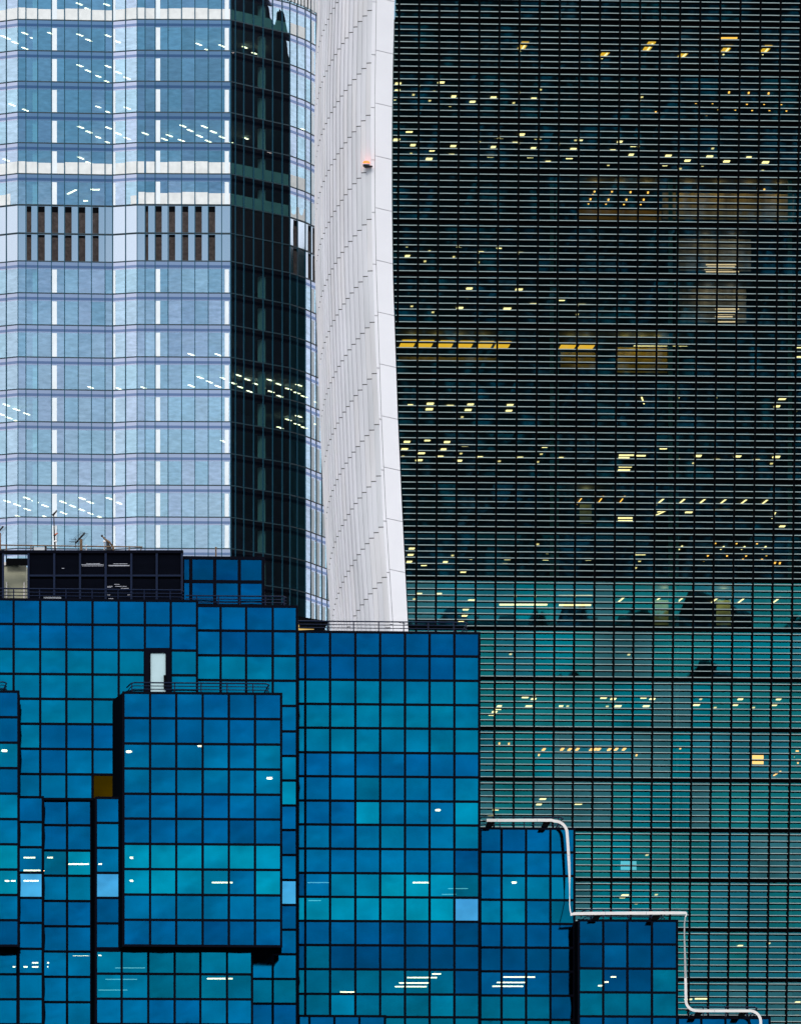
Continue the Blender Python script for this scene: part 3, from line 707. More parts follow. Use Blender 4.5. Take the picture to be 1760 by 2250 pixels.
# louvred plant floors
def louv(u0, u1, i, dark=None):
    m = MB(); p, q = on_facet(u0), on_facet(u1); a, b_ = facet_at((u0 + u1) / 2)
    zt, zb = FZ[i] - 0.14, FZ[i+1] + 0.14
    m.mi = 0; n_ = 34
    for k in range(n_):
        z0 = zb + (zt - zb) * (0.78 if i == 9 else 0.9) * k / n_  # slats stop short; the black strip left above stands for shadow
        wallquad(m, p, q, z0, z0 + (zt - zb) / n_ * 0.45, -0.035, -0.015)
    m.mi = 1; wallquad(m, p, q, zb, zt, -0.014, -0.006)
    m.build('louvre_panel', [M['louvre'], M['dark']], TT)
for i in (9, 10):
    for a, b_ in ((58.5, 69), (83.5, 98.5), (113.5, 128), (143, 157.5), (173, 187.5), (203, 217), (319.5, 326), (342, 355.5), (371, 385), (400.5, 414), (429.5, 443.5), (458.5, 473), (645, 655), (677, 682), (687, 692), (704, 709)):
        louv(a, b_, i)
# slatted plant level at the shoulder
for u in [604 + 7.2 * k for k in range(15)]:
    p, q = on_facet(u), on_facet(u + 3.2); m = MB(); wallquad(m, p, q, FZ[2] + 0.3, FZ[1] + 0.5, -0.2, -0.08); m.build('plant_slat', M['t_white'], TT)
# ceiling lights of the pale tower
def t_light(u, v, wpx=2.6, lpx=11, ang=24, material=None, name='ceiling_light'):
    a, b_ = ray(u, v)
    # plane of the facet along this sight line gives the floor
    y = on_facet(u)[1]
    z = zat(v, y); i = max([k for k in range(len(FL) - 1) if FZ[k] >= z] or [0])
    zc = FZ[i] - 0.95
    s = (zc - H) / b_
    s = min(max(s, y + 0.5), y + 7.2)
    x, yy, z = a * s, s, b_ * s + H
    m = MB()
    if ang is None:
        wd = lpx / F * s / 2; m.box(x - wd, x + wd, yy - 0.15, yy + 0.15, z - 0.06, z + 0.02)
    else:
        L_ = lpx / F * s
        dx = L_ * cos(R(ang)); dz = L_ * sin(R(ang)); dy = dz / b_
        dx, dy = dx / 2, dy / 2
        wd = wpx / F * s * 0.9
        m.hexa([(x - dx - wd, yy - dy, z - 0.04), (x - dx + wd, yy - dy, z - 0.04), (x + dx + wd, yy + dy, z - 0.04), (x + dx - wd, yy + dy, z - 0.04)],
               [(x - dx - wd, yy - dy, z + 0.02), (x - dx + wd, yy - dy, z + 0.02), (x + dx + wd, yy + dy, z + 0.02), (x + dx - wd, yy + dy, z + 0.02)])
    m.build(name, material or M['litew'], TT)
Z1 = "495,20 550,52 668,25 25,225 45,235 95,263 155,205 210,237 155,298 318,205 500,215 555,247 675,220 735,257 1243,273 1300,310 1388,283 500,407 553,440 675,412 618,475 672,507 740,450 795,485 75,652 160,685 618,667 677,698 797,673 505,793 557,823 677,797 618,857 740,833 795,862 675,888 908,833 1145,785 1190,813 1060,845 1135,875 1280,790 1335,822 1248,848 1303,880 1390,855 1030,868 40,998 505,985 557,1015"
Z3 = "1195,650 1365,652 570,858 748,866 903,860 1253,795 1310,822 1197,847 1365,850 1398,800 40,967 103,995 167,1022 8,1025 55,1047 108,1068 1400,1195 45,1570 107,1592 167,1550 220,1572 170,1620 282,1598 395,1575 455,1600 515,1553 565,1577 685,1553 750,1583 515,1625 570,1648 630,1670 398,1643 288,1668 118,1664"
for x, y in P_(Z1): t_light(x / 2.847, y / 2.847)
for x, y in P_(Z3): t_light(x / 2.847, 550 + y / 2.847)
t_light(1225 / 2.847, 1015 / 2.847, lpx=20, ang=None); t_light(595 / 2.847, 1183 / 2.847, lpx=20, ang=None); t_light(450 / 2.847, 1198 / 2.847, lpx=22, ang=-24); t_light(535 / 2.847, 1253 / 2.847, lpx=10, ang=None)
for x, y in P_("300,350 372,395 418,425 203,385 308,1035 207,1070 488,1143 735,515 735,967"): t_light(450 + x / 3.416, y / 3.416, lpx=9, name='spotlight')
for x, y in P_("195,597 248,622 300,648 165,643 210,667 263,692 335,665 382,625 435,650 490,677 388,693 440,720 550,655 540,700 582,722 490,858 440,904 550,838 540,884 582,904 648,755 650,885"):
    t_light(450 + x / 2.664, 600 + y / 2.664, lpx=11, ang=20, name='spotlight')

# dark neighbours that stand behind the concave tower and show in the mirrored side
D1 = thing('dark_tower', (30, 728, 0), 'dark stone tower with a stepped curving top, reflected in the mirrored side', 'skyscraper')
m = MB(); prof = [(712, 206), (724, 201), (726, 196), (728, 192), (730, 189), (731.5, 186), (733, 181), (734.5, 174), (741, 166)]
for (ya, za), (yb, zb) in zip(prof, prof[1:]):
    m.hexa([(10, ya, 0), (48, ya, 0), (48, yb, 0), (10, yb, 0)], [(10, ya, za), (48, ya, za), (48, yb, zb), (10, yb, zb)])
m.build('wall', M['dtower'], D1)
D2 = thing('grey_tower', (19, 747, 0), 'grey green stone tower standing beyond the dark stone tower', 'skyscraper')
m = MB(); m.box(14, 24, 742, 752.5, 0, 163); m.build('wall', M['mtower'], D2)

# ================================================================== blue glass block in front
BB = thing('office_building', (0, 300, 0), 'stepped office building of square blue mirror panes in a black grid', 'office building')
TF = tan(R(3.6))
TINT = {'d': (0.000, 0.105, 0.29), 'D': (0.000, 0.075, 0.21), 'b': (0.000, 0.140, 0.36), 'm': (0.000, 0.175, 0.39), 't': (0.000, 0.215, 0.39), 'T': (0.000, 0.30, 0.48),
        'g': (0.000, 0.15, 0.27), 'L': (0.075, 0.47, 0.88), 'o': (0.05, 0.028, 0.0)}
PANES = []
def fx(u, Y):
    a = (u - U0) / F; y = Y / (1 - a * TF); return (a * y, y)
rf = random.Random(21)
def block(name, Y, cols, rows, tints, hide=None, special=None, depth=4.0, rear=None, fw=5.2, roof=True, zmin=None, skipbars=None, label=None):
    special = special or {}
    P = [fx(u, Y) for u in cols]; um = (cols[0] + cols[-1]) / 2; ym = fx(um, Y)[1]
    Z = [zat(v, ym) for v in rows]
    fm = fw / F * Y / 2
    # body: sides, back, roof, soffit and floors, open at the front
    b_ = MB(); p, q = P[0], P[-1]
    rl = (fx(rear, Y + depth)[0] if rear is not None else p[0] + 0.05, p[1] + depth)
    rr = (q[0] - 0.05, q[1] + depth)
    zt, zb = Z[0] + fm, (Z[-1] - fm if zmin is None else zmin)
    def slab(z0, z1):
        lo = [(p[0]+0.002, p[1]+0.06), (q[0]-0.002, q[1]+0.06), rr, rl]
        b_.hexa([(*k, z0) for k in lo], [(*k, z1) for k in lo])
    def wall(A, B, th=0.12):
        d = (B[0]-A[0], B[1]-A[1]); l = math.hypot(*d); n = (-d[1]/l*th, d[0]/l*th)
        lo = [A, B, (B[0]+n[0], B[1]+n[1]), (A[0]+n[0], A[1]+n[1])]
        b_.hexa([(*k, zb + 0.15) for k in lo], [(*k, zt - 0.15) for k in lo])
    slab(zt - 0.15, zt); slab(zb, zb + 0.15)
    wall((rl[0], rl[1]), (p[0]+0.003, p[1]+0.06)); wall((q[0]-0.003, q[1]+0.06), (rr[0], rr[1])); wall((rr[0], rr[1]), (rl[0], rl[1]))
    for k in range(3, len(Z) - 1, 3): slab(Z[k] - 0.08, Z[k] + 0.08)
    body = b_.build(name, M['navy_room'], BB)
    if label: body['label'] = label
    # frame
    f = MB(); hz = Z
    vis = lambda u, v: not (hide and hide(u, v))
    for k, z in enumerate(Z):
        for c in range(len(P) - 1):
            u = (cols[c] + cols[c+1]) / 2; a, bq = P[c], P[c+1]
            near = [rows[k] - 10, rows[k] + 10]
            if not any(vis(u, v) for v in near): continue
            if skipbars and skipbars(u, rows[k]): continue
            e0 = -fm if c == 0 else 0.0; e1 = fm if c == len(P) - 2 else 0.0
            f.hexa([(a[0]+e0, a[1]-0.063, z-fm), (bq[0]+e1, bq[1]-0.063, z-fm), (bq[0]+e1, bq[1]+0.05, z-fm), (a[0]+e0, a[1]+0.05, z-fm)],
                   [(a[0]+e0, a[1]-0.063, z+fm), (bq[0]+e1, bq[1]-0.063, z+fm), (bq[0]+e1, bq[1]+0.05, z+fm), (a[0]+e0, a[1]+0.05, z+fm)])
    for c, a in enumerate(P):
        for k in range(len(Z) - 1):
            vm = (rows[k] + rows[k+1]) / 2
            if not (vis(cols[c] - 10, vm) or vis(cols[c] + 10, vm)): continue
            w_ = fm * rf.uniform(0.92, 1.05)
            f.hexa([(a[0]-w_, a[1]-0.058, Z[k+1]+fm), (a[0]+w_, a[1]-0.058, Z[k+1]+fm), (a[0]+w_, a[1]+0.05, Z[k+1]+fm), (a[0]-w_, a[1]+0.05, Z[k+1]+fm)],
                   [(a[0]-w_, a[1]-0.058, Z[k]-fm), (a[0]+w_, a[1]-0.058, Z[k]-fm), (a[0]+w_, a[1]+0.05, Z[k]-fm), (a[0]-w_, a[1]+0.05, Z[k]-fm)])
    f.build('window_frame', M['navy'], body)
    for k in range(len(Z) - 1):
        for c in range(len(P) - 1):
            u, v = (cols[c] + cols[c+1]) / 2, (rows[k] + rows[k+1]) / 2
            if hide and hide(u, v): continue
            t = special.get((k, c), tints[min(k, len(tints) - 1)])
            if t is None: continue
            a, bq = P[c], P[c+1]
            m = MB(); pane_mesh(m, a, bq, Z[k+1], Z[k], rf.choice((-1, 1, 1)) * rf.uniform(0.003, 0.013))
            col = TINT[t]; s = rf.uniform(0.88, 0.98)
            PANES.append((m, (col[0]*s, col[1]*s*rf.uniform(0.95, 1.05), col[2]*s, 1), body, (k, c), t, u < 1760 and v < 2250))
    return body, P, Z
M['navy_room'] = solid('dark_room', (0.002, 0.004, 0.007), 0.9, spec=0.0)
def step(a, d, n): return [a + d * i for i in range(n + 1)]
block('main_wing', 300, [-27, 30, 88.5, 146, 203.5, 261, 318.5, 375.5, 433], [1319, 1373, 1428, 1482.5, 1537, 1592, 1647, 1702.5, 1757], list('bbttttmm'),
      hide=lambda u, v: (u > 262 and v > 1545) or (u < 42 and v > 1522) , special={(2, 6): None, (3, 6): None, (7, 4): 'o', (5, 2): 'b', (5, 3): 'b', (5, 4): 'b', (6, 2): 'b', (6, 3): 'm'},
      skipbars=lambda u, v: 318 < u < 376 and 1475 < v < 1545)
block('recessed_bay', 300.4, [94, 147.5, 200.5], step(1758.5, 55.6, 9), list('bbgmbbmmm'), special={(2, 1): 'T', (3, 1): 't'}, zmin=0.0)
block('narrow_bay', 298.2, [41, 94], [1752.5, 1807, 1862.5, 1918.5, 1974, 2029, 2086, 2141.5, 2196.5, 2252], list('bmmLbbmmm'), depth=2.1, zmin=0.0)
block('corner_wing', 298.6, [-18, 38.5], [2094, 2142, 2197, 2252], list('mmm'), depth=2.1, zmin=0.0)
block('lower_wing', 298, [211, 267.5, 326, 384, 440.5, 499, 554], [2091, 2141.5, 2196.5, 2252], list('ttm'), rear=199, depth=2.6, special={(1, 5): 'g', (1, 4): 't', (0, 2): 'g', (0, 3): 'g', (1, 2): 'g', (1, 3): 'g', (2, 2): 'b', (2, 3): 'b'}, zmin=0.0)
block('slim_bay', 298, [211, 262.5], [1754, 1809, 1864, 1919, 1974, 2030, 2085], list('bmmLdb'), rear=199, depth=2.6)
block('corner_bay', 296.4, [-16, 40.5], [1520, 1576.5, 1632.5, 1688.5, 1744.5, 1800.5, 1856, 1911.5, 1967.5, 2023, 2079], list('bbtbtmTTmd'), depth=2.0, label='projecting glazed bay cut off by the picture edge')
block('projecting_bay', 296.4, [271.5, 330, 387.5, 445.5, 503, 560.5, 618], [1524, 1579.5, 1635.5, 1690.5, 1746, 1800.5, 1856, 1911.5, 1967.5, 2023, 2079.5], list('bbmmbbTTmb'), rear=247, depth=3.6,
      special={(2, 5): 't', (3, 5): 't', (7, 3): 't', (7, 4): 'm', (5, 4): 'd', (9, 4): 'd', (9, 3): 'd'}, label='projecting glazed bay with a railing on its roof')
block('stair_wing', 302, [433, 485, 541, 599.5, 652.5], [1332.5, 1386.5, 1441, 1495.5, 1551, 1607, 1661, 1715, 1770, 1824, 1879, 1934, 1989, 2043.5, 2097.5, 2152, 2206.5, 2261], list('bbttmbtTbdmLdbmgd'),
      hide=lambda u, v: (u < 598 and 1551 < v < 2097) or (u < 545 and v > 1560), special={(0, 2): 'd', (1, 1): 'd', (1, 2): 'd', (2, 1): 't'}, zmin=0.0)
block('tall_wing', 309.5, [655, 671, 725.5, 781, 835.5, 890, 944, 998.5, 1053], [1390, 1441.5, 1495, 1548.5, 1601, 1655, 1707.5, 1761, 1813.5, 1866.5, 1920, 1972.5, 2025.5, 2078.5, 2131.5, 2186, 2236, 2290], list('ddtttbmmmmTTdDggg'),
      special={(1, 7): 'm', (6, 3): 'g', (7, 3): 'T', (7, 7): 'T', (6, 7): 't', (8, 4): 't', (8, 7): 't', (10, 7): 'g', (10, 0): 'D', (11, 7): 'L', (10, 1): 'm', (10, 2): 't', (10, 3): 't', (8, 2): 'b', (9, 2): 'b', (9, 7): 'd', (15, 4): 'g', (15, 2): 't', (14, 7): 'D', (14, 4): 'g', (13, 1): 'g', (12, 7): 'D', (15, 6): 't', (6, 1): 'b', (7, 1): 'b', (7, 2): 'b'},
      zmin=0.0, hide=lambda u, v: u < 844 and v > 2236)
block('low_wing', 308.6, [657, 680, 735, 790, 846], [2234, 2288, 2342], list('dd'), zmin=0.0, depth=0.7)
block('step_wing', 312.5, [1055.5, 1102, 1156, 1209.5, 1262], [1821.5, 1873.5, 1925.5, 1978.5, 2031, 2083.5, 2136, 2189, 2242, 2295], list('bbttdDdgg'), special={(0, 0): 'd', (0, 1): 'd', (2, 0): 'm', (3, 3): 'g', (6, 3): 'D', (7, 3): 'D', (1, 1): 'm', (3, 2): 'm', (2, 3): 't', (0, 3): 'm', (1, 3): 'm'}, zmin=0.0)
block('end_wing', 310, [1272, 1325.5, 1378.5, 1432.5, 1487.5], [2024, 2076, 2129.5, 2182, 2235, 2288], list('DDDgd'), rear=1255, depth=4, special={(1, 1): 'd', (2, 0): 'g', (2, 3): 'g'}, zmin=0.0)
block('lowest_wing', 312, [1489.5, 1541, 1594, 1646, 1691], [2238, 2290, 2342], list('dd'), zmin=0.0)
block('penthouse', 304.5, [402, 419.5, 472, 526, 578.5], [1226.5, 1278.5, 1331], list('Dd'), fw=7)
VISIBLE = [p for p in PANES]
first = [p for p in PANES if p[5]]
for n_, (m, col, body, kc, t, vis) in enumerate(PANES):
    o = m.build('window_pane', M['f_glass'], body, True); o.color = col
    if t == 'L': o['label'] = 'pale sky blue pane brighter than its neighbours'
    if t == 'o': o['label'] = 'brown unglazed panel'
# roof terrace door
p0, p1 = fx(319, 299.9), fx(375, 299.9)
zt, zb = zat(1430, 300), zat(1541, 300)
def dx(u): return fx(u, 299.9)[0]
yy = p0[1]
m = MB(); m.box(dx(331), dx(364), yy - 0.02, yy + 0.02, zb, zat(1441, 300)); door = m.build('door', M['door'], BB)
m = MB()
for a, b_ in ((319, 331), (364, 376)): m.box(dx(a), dx(b_), yy - 0.10, yy + 0.1, zb, zt)
m.box(dx(331) + 0.001, dx(364) - 0.001, yy - 0.10, yy + 0.1, zat(1441, 300) + 0.001, zt); m.build('door_frame', M['navy'], door)
m = MB(); m.box(dx(360), dx(366), yy - 0.16, yy - 0.105, zat(1520, 300), zat(1490, 300)); m.build('handle', M['dark'], door)

# soffit that tapers back under the projecting bay
m = MB()
A, B, C_, D, C2, D2 = pt(554, 2081, 296.6), pt(617.5, 2081, 296.6), pt(581, 2117, 301.7), pt(554, 2117, 301.7), pt(599, 2097, 301.7), pt(554, 2097, 301.7)
m.quad(A, D, C_, B); m.quad(D, D2, C2, C_); m.quad(B, C_, C2); m.quad(A, D2, D); m.quad(A, B, C2, D2)
m.build('soffit', M['dark'], BB)
for u0, u1, v0, v1, Y in ((262, 556, 2083, 2090, 297.2), (-18, 41, 2082, 2093, 297.2)):
    m = MB(); a, b_ = pt(u0, v1, Y), pt(u1, v0, Y); m.box(a[0], b_[0], Y, Y + 1.3, a[2], b_[2]); m.build('soffit_beam', M['dark'], BB)

# lights inside the blue block, hung a little way behind the panes
def f_disc(u, v, Y, wpx=14, material='flite'):
    x, y, z = pt(u, v, fx(u, Y)[1] + 1.4); r_ = wpx / 2 / F * y
    m = MB(); m.lathe((x, y, z), [(r_*0.8, -0.05), (r_, 0.0), (r_*0.8, 0.05)]); 
    m.build('pendant_lamp', M[material], BB)
def f_strip(u, v, wpx, Y, material='flite', hp=2.6):
    x, y, z = pt(u, v, fx(u, Y)[1] + 1.5); w_ = wpx / 2 / F * y; h = hp / 2 / F * y
    m = MB(); m.box(x - w_, x + w_, y - 0.06, y + 0.06, z - h, z + h)
    m.build('light_strip', M[material], BB)
q = lambda x, y: (x / 2.588, 1480 + y / 2.588)
for x, y, Y in ((25, 440, 296.4), (370, 450, 300), (733, 446, 296.4), (1140, 412, 296.4), (1632, 479, 302), (1533, 597, 296.4)): f_disc(*q(x, y), Y)
for x, y in ((748, 1050), (748, 1181)): f_disc(*q(x, y), 296.4, 8)
for x, y, wz, Y in ((155, 1049, 90, 298.2), (275, 1049, 50, 300.4), (455, 1086, 135, 300.4), (565, 1086, 30, 298), (180, 1122, 140, 298.2), (40, 1182, 25, 296.4), (75, 1182, 25, 296.4), (165, 1181, 110, 298.2), (1250, 1191, 90, 296.4), (1315, 1191, 15, 296.4),
                    (470, 1605, 110, 300.4), (562, 1605, 30, 298), (200, 1648, 35, 298.2), (265, 1648, 28, 300.4), (115, 1671, 85, 298.2), (200, 1671, 35, 298.2), (262, 1671, 25, 300.4), (1230, 1738, 105, 298), (1308, 1738, 30, 298)):
    f_strip(*q(x, y), wz / 2.588, Y)
for x, y, wz in ((690, 1742, 180), (640, 1803, 170), (740, 1677, 170)): f_strip(*q(x, y), wz / 2.588, 298, 'fdim', 1.4)
for x, y in ((560, 1284), (1140, 1286), (1218, 1533)): f_disc(620 + x / 3.558, 1350 + y / 3.558, 309.5, 13)
for x, y, wz, ma in ((765, 478, 90, 'flite'), (852, 983, 50, 'flite'), (772, 1003, 165, 'flite'), (730, 1033, 170, 'flite'), (710, 1053, 175, 'flite'), (362, 1083, 85, 'flite'), (200, 478, 120, 'fdim'), (180, 577, 70, 'fdim'), (970, 511, 110, 'fdim'), (920, 543, 80, 'fdim')):
    f_strip(620 + x / 2.512, 1750 + y / 2.512, wz / 2.512, 309.5, ma, 2.4 if ma == 'flite' else 1.2)
f_disc(620 + 1280 / 2.512, 1750 + 478 / 2.512, 312.5, 12)
for x, y, wz in ((1308, 1000, 175), (1265, 1030, 160), (1245, 1051, 170)): f_strip(620 + x / 2.512, 1750 + y / 2.512, wz / 2.512, 312.5, hp=2.4)
for x, y, wz in ((730, 1062, 28), (693, 1089, 24), (662, 1108, 24)): f_strip(1040 + x / 2.372, 1700 + y / 2.372, wz / 2.372, 310)

# ------------------------------------------------------------------ roof plant screen on the blue block
m = MB(); Y = 304.2
X = lambda u: fx(u, Y)[0]
yv = fx(200, Y)[1]
z0, z1 = zat(1330, yv), zat(1212, yv)
m.mi = 0
m.box(X(62), X(402), yv + 0.15, yv + 0.4, z0, z1 - 0.05)
m.mi = 1
for k in range(48):
    z_ = z0 + (z1 - z0) * k / 48
    if k != 24: m.box(X(63), X(400.5), yv + 0.05, yv + 0.145, z_, z_ + 0.03)
M['slat'] = solid('navy_slat', (0.0015, 0.003, 0.010), 0.6, spec=0.05)
ps = m.build('plant_screen', [M['dark'], M['slat']], BB)
m = MB()
for u in (6, 62, 119, 176, 232.5, 289, 345, 400.5): m.box(X(u) - 0.055, X(u) + 0.055, yv - 0.08, yv + 0.04, z0, z1 - 0.10)
m.build('screen_post', M['navyrail'], ps)
m = MB(); m.box(X(-20), X(403), yv - 0.1, yv + 0.42, z1 - 0.099, z1 + 0.06); m.build('top_rail', M['navy'], ps)
m = MB(); zz = zat(1265, yv); m.box(X(62) + 0.06, X(400.5) - 0.06, yv - 0.06, yv + 0.03, zz - 0.05, zz + 0.05); m.build('middle_rail', M['navyrail'], ps)
m = MB(); m.box(X(-30), X(5), yv + 0.02, yv + 0.3, z0, z1 - 0.11); m.box(X(7.5), X(61), yv + 1.6, yv + 1.7, zat(1232, yv), z1 - 0.11); m.build('side_infill', M['dark'], ps)
# thin pale bars painted as glints on the louvres
M['glint_bar'] = solid('louvre_glint', (0.62, 0.64, 0.72), 0.4)
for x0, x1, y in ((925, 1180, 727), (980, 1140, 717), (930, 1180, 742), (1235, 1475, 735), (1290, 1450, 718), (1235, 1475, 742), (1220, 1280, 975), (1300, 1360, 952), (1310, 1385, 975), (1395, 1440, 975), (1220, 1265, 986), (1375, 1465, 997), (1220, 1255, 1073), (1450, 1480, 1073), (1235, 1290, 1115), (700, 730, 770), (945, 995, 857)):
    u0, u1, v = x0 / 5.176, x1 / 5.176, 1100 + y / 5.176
    m = MB(); m.box(X(u0), X(u1), yv + 0.03, yv + 0.044, zat(v + 0.36, yv), zat(v - 0.36, yv)); m.build('louvre_glint', M['glint_bar'], ps)
# beige plant cabinet seen through the open bay
T = thing('plant_cabinet', pt(34, 1316, 306), 'beige plant cabinet in the open bay of the dark roof screen', 'cabinet')
m = MB(); a, b_ = pt(9, 1330, 305.2), pt(57.5, 1243, 305.2); m.box(a[0], b_[0], 305.2, 306.6, a[2], b_[2]); m.build('casing', M['beige'], T)
m = MB(); a, b_ = pt(8, 1242.8, 305.2), pt(42, 1236, 305.2); m.hexa([(a[0], 305.1, a[2]), (b_[0], 305.1, a[2]), (b_[0], 306.6, a[2]), (a[0], 306.6, a[2])], [(a[0], 305.1, b_[2]), (b_[0] - 0.3, 305.1, b_[2]), (b_[0] - 0.3, 306.6, b_[2]), (a[0], 306.6, b_[2])]); m.build('lid', M['whitepaint'], T)
for u in (14.5, 53):
    a = pt(u, 1318, 305.1); b_ = pt(u, 1279, 305.1); m = MB(); m.tube([(a[0], 305.1, a[2]), (b_[0], 305.1, b_[2])], 0.03); m.build('guard_post', M['whitepaint'], T)

# ------------------------------------------------------------------ railings
def railing(Y, u0, u1, vtop, vbase, posts, label, left='none', right='none', mids=2, base_y=None, r=0.03):
    T = thing('roof_railing', (fx((u0+u1)/2, Y)[0], fx((u0+u1)/2, Y)[1], zat(vbase, Y)), label, 'railing', 'railings on the roof edges of the blue block')
    ym = fx((u0 + u1) / 2, Y)[1]; zt, zb = zat(vtop, ym), zat(vbase, ym)
    A, B = fx(u0, Y), fx(u1, Y)
    for k in range(mids + 1):
        z = zt - (zt - zb) * k / (mids + 1)
        pts = [(*A, z), (*B, z)]
        sh = 0.28 * (zt - zb) / 1.0
        if left == 'slant':
            pts = [(A[0] - 0.30 + 0.06*k, A[1] + 0.7, z - 0.16), (A[0] - 0.05, A[1] + 0.12, z - 0.03), (A[0] + 0.12, A[1], z)] + pts[1:]
        if right == 'slant':
            pts = pts[:-1] + [(B[0] - 0.12, B[1], z), (B[0] + 0.02, B[1] + 0.15, z - 0.04), (B[0] - 0.34, B[1] + 1.6, z - 0.42)]
        m = MB(); m.tube(pts, r * (1.25 if k == 0 else 0.8)); m.build('top_rail' if k == 0 else 'middle_rail', M['navyrail'], T)
    for u in posts:
        p = fx(u, Y); m = MB(); m.tube([(p[0], p[1] + 0.01, zb - 0.35), (p[0], p[1] + 0.01, zt - 0.01)], r); m.build('post', M['navyrail'], T)
    return T
railing(302.2, -30, 402, 1295, 1318, [30, 87, 145, 202.5, 259.5, 317, 345, 374], 'navy roof railing in front of the dark plant screen', right='slant')
railing(303.5, 408, 628, 1310, 1331, [432, 480, 527, 583, 624], 'navy roof railing in front of the small blue penthouse', right='slant')
railing(298.5, 290, 590, 1501.5, 1523, [290, 384, 442, 499, 556], 'dark railing on top of the projecting glazed bay', left='slant', right='slant')
railing(298.5, -20, 13, 1499, 1519, [-5], 'short dark railing on the bay at the picture edge', right='slant')
railing(311.5, 655, 1026, 1366.5, 1388, [722, 777, 832, 887, 941, 997], 'long dark roof railing crossing in front of the white flank', right='slant')
railing(314.5, 1057, 1236, 1796.5, 1821, [1098, 1152, 1200, 1226], 'dark railing behind the upper length of the white rail', left='slant', right='slant')
railing(312, 1286, 1460, 2000, 2024, [1300, 1326, 1380, 1432], 'dark railing behind the middle length of the white rail', left='slant', right='slant')
railing(314, 1520, 1663, 2214, 2238, [1545, 1594, 1640], 'dark railing behind the lowest length of the white rail', left='slant', right='slant')

# ------------------------------------------------------------------ white cradle rail stepping down the roof edges
RT = thing('cradle_rail', pt(1160, 1806, 312), 'white curved cradle rail stepping down the roof edges of the blue block', 'rail')
def ribbon(path, Y, name, material, thick=0.09):
    """path: (u, v, half width in px, Y offset); the ribbon is a flat bar with real thickness, mitred at its bends"""
    m = MB(); n = len(path); Ls = []
    for i, (u, v, hw, oy) in enumerate(path):
        a = path[max(0, i-1)]; b_ = path[min(n-1, i+1)]
        tx, ty = b_[0]-a[0], b_[1]-a[1]; l = math.hypot(tx, ty); nx, ny = -ty/l, tx/l
        A = pt(u + nx*hw, v + ny*hw, Y + oy); B = pt(u - nx*hw, v - ny*hw, Y + oy)
        Ls.append((A, B, (A[0], A[1]+thick, A[2]), (B[0], B[1]+thick, B[2])))
    for p, q_ in zip(Ls, Ls[1:]):
        m.mi = 0; m.quad(p[0], p[1], q_[1], q_[0]); m.mi = 1; m.quad(p[2], q_[2], q_[3], p[3]); m.mi = 0; m.quad(p[0], q_[0], q_[2], p[2]); m.quad(p[1], p[3], q_[3], q_[1])  # back face painted dark so its reflection looks shaded
    p = Ls[0]; m.quad(p[0], p[2], p[3], p[1]); p = Ls[-1]; m.quad(p[0], p[1], p[3], p[2])
    return m.build(name, [material, M['dark']], RT)
def arc(cx, cy, r_, a0, a1, hw0, hw1, n=8, oy=0.0):
    return [(cx + r_*cos(R(a0 + (a1-a0)*i/n)), cy + r_*sin(R(a0 + (a1-a0)*i/n)), hw0 + (hw1-hw0)*i/n, oy) for i in range(n + 1)]
path1 = [(1069, 1803.2, 3.2, 0), (1120, 1803.2, 3.2, 0), (1180, 1803, 3.2, 0), (1212, 1803, 3.2, 0)] + arc(1219, 1832, 27, -90, -8, 3.2, 3.1) + \
        [(1247.5, 1850, 3.1, 0), (1249, 1875, 3.0, 0), (1250.3, 1900, 2.9, 0), (1251.2, 1925, 2.3, 0), (1251.4, 1945, 1.3, 0), (1251.4, 1970, 0.8, 0), (1251.6, 1990, 0.9, -0.7), (1253, 2003, 1.1, -1.5), (1255, 2010, 1.2, -2.2)]
ribbon(path1, 311.5, 'upper_rail', M['whitepaint'])
path2 = [(1253.5, 2012.5, 1.2, 0), (1256, 2010, 2.6, 0), (1262, 2008.6, 3.2, 0), (1300, 2008, 3.4, 0), (1400, 2007.2, 3.4, 0), (1490, 2006.8, 3.2, 0), (1507, 2006.8, 2.8, 0), (1509.5, 2008.5, 1.2, 0)]
ribbon(path2, 309.2, 'middle_rail', M['whitepaint'])
path3 = [(1509, 2009, 1.2, 0), (1506, 2016, 1.3, 0), (1504, 2030, 1.4, 0), (1503.8, 2060, 1.4, 0), (1505, 2100, 2.0, 0), (1506.3, 2150, 2.7, 0), (1507, 2190, 3.0, 0), (1507.2, 2199, 3.0, 0)] + \
        [(u, v, 3.0, 0) for u, v, _, _ in arc(1530, 2199, 23, 180, 95, 3, 3)] + [(1540, 2222.5, 3.0, 0), (1600, 2222.5, 3.0, 0), (1645, 2222.5, 3.0, 0)] + \
        [(u, v, 3.0, 0) for u, v, _, _ in arc(1648, 2246, 23.5, -85, 0, 3, 3)] + [(1671.5, 2275, 3, 0)]
path3 = [(u, v, h_, min(1.9, max(0, (v - 2016) / 134 * 1.9))) for u, v, h_, _ in path3]
ribbon(path3, 309.2, 'lower_rail', M['whitepaint'])
for u, v, Y in ((1076, 1812, 311.62), (1199, 1812, 311.62), (1310, 2017, 309.32), (1440, 2017, 309.32), (1533, 2231, 311.22), (1630, 2231, 311.22)):
    m = MB(); a = pt(u, v - 5.5, Y); hb = 0.12
    b_ = pt(u - 1, v + 5.5, Y)
    m.hexa([(b_[0]-0.22, Y, b_[2]), (b_[0]+0.12, Y, b_[2]), (b_[0]+0.12, Y+0.5, b_[2]), (b_[0]-0.22, Y+0.5, b_[2])],
           [(a[0]-0.12, Y-0.02, a[2]), (a[0]+0.28, Y-0.02, a[2]), (a[0]+0.28, Y+0.5, a[2]), (a[0]-0.12, Y+0.5, a[2])])
    m.build('support_bracket', M['dark'], RT)

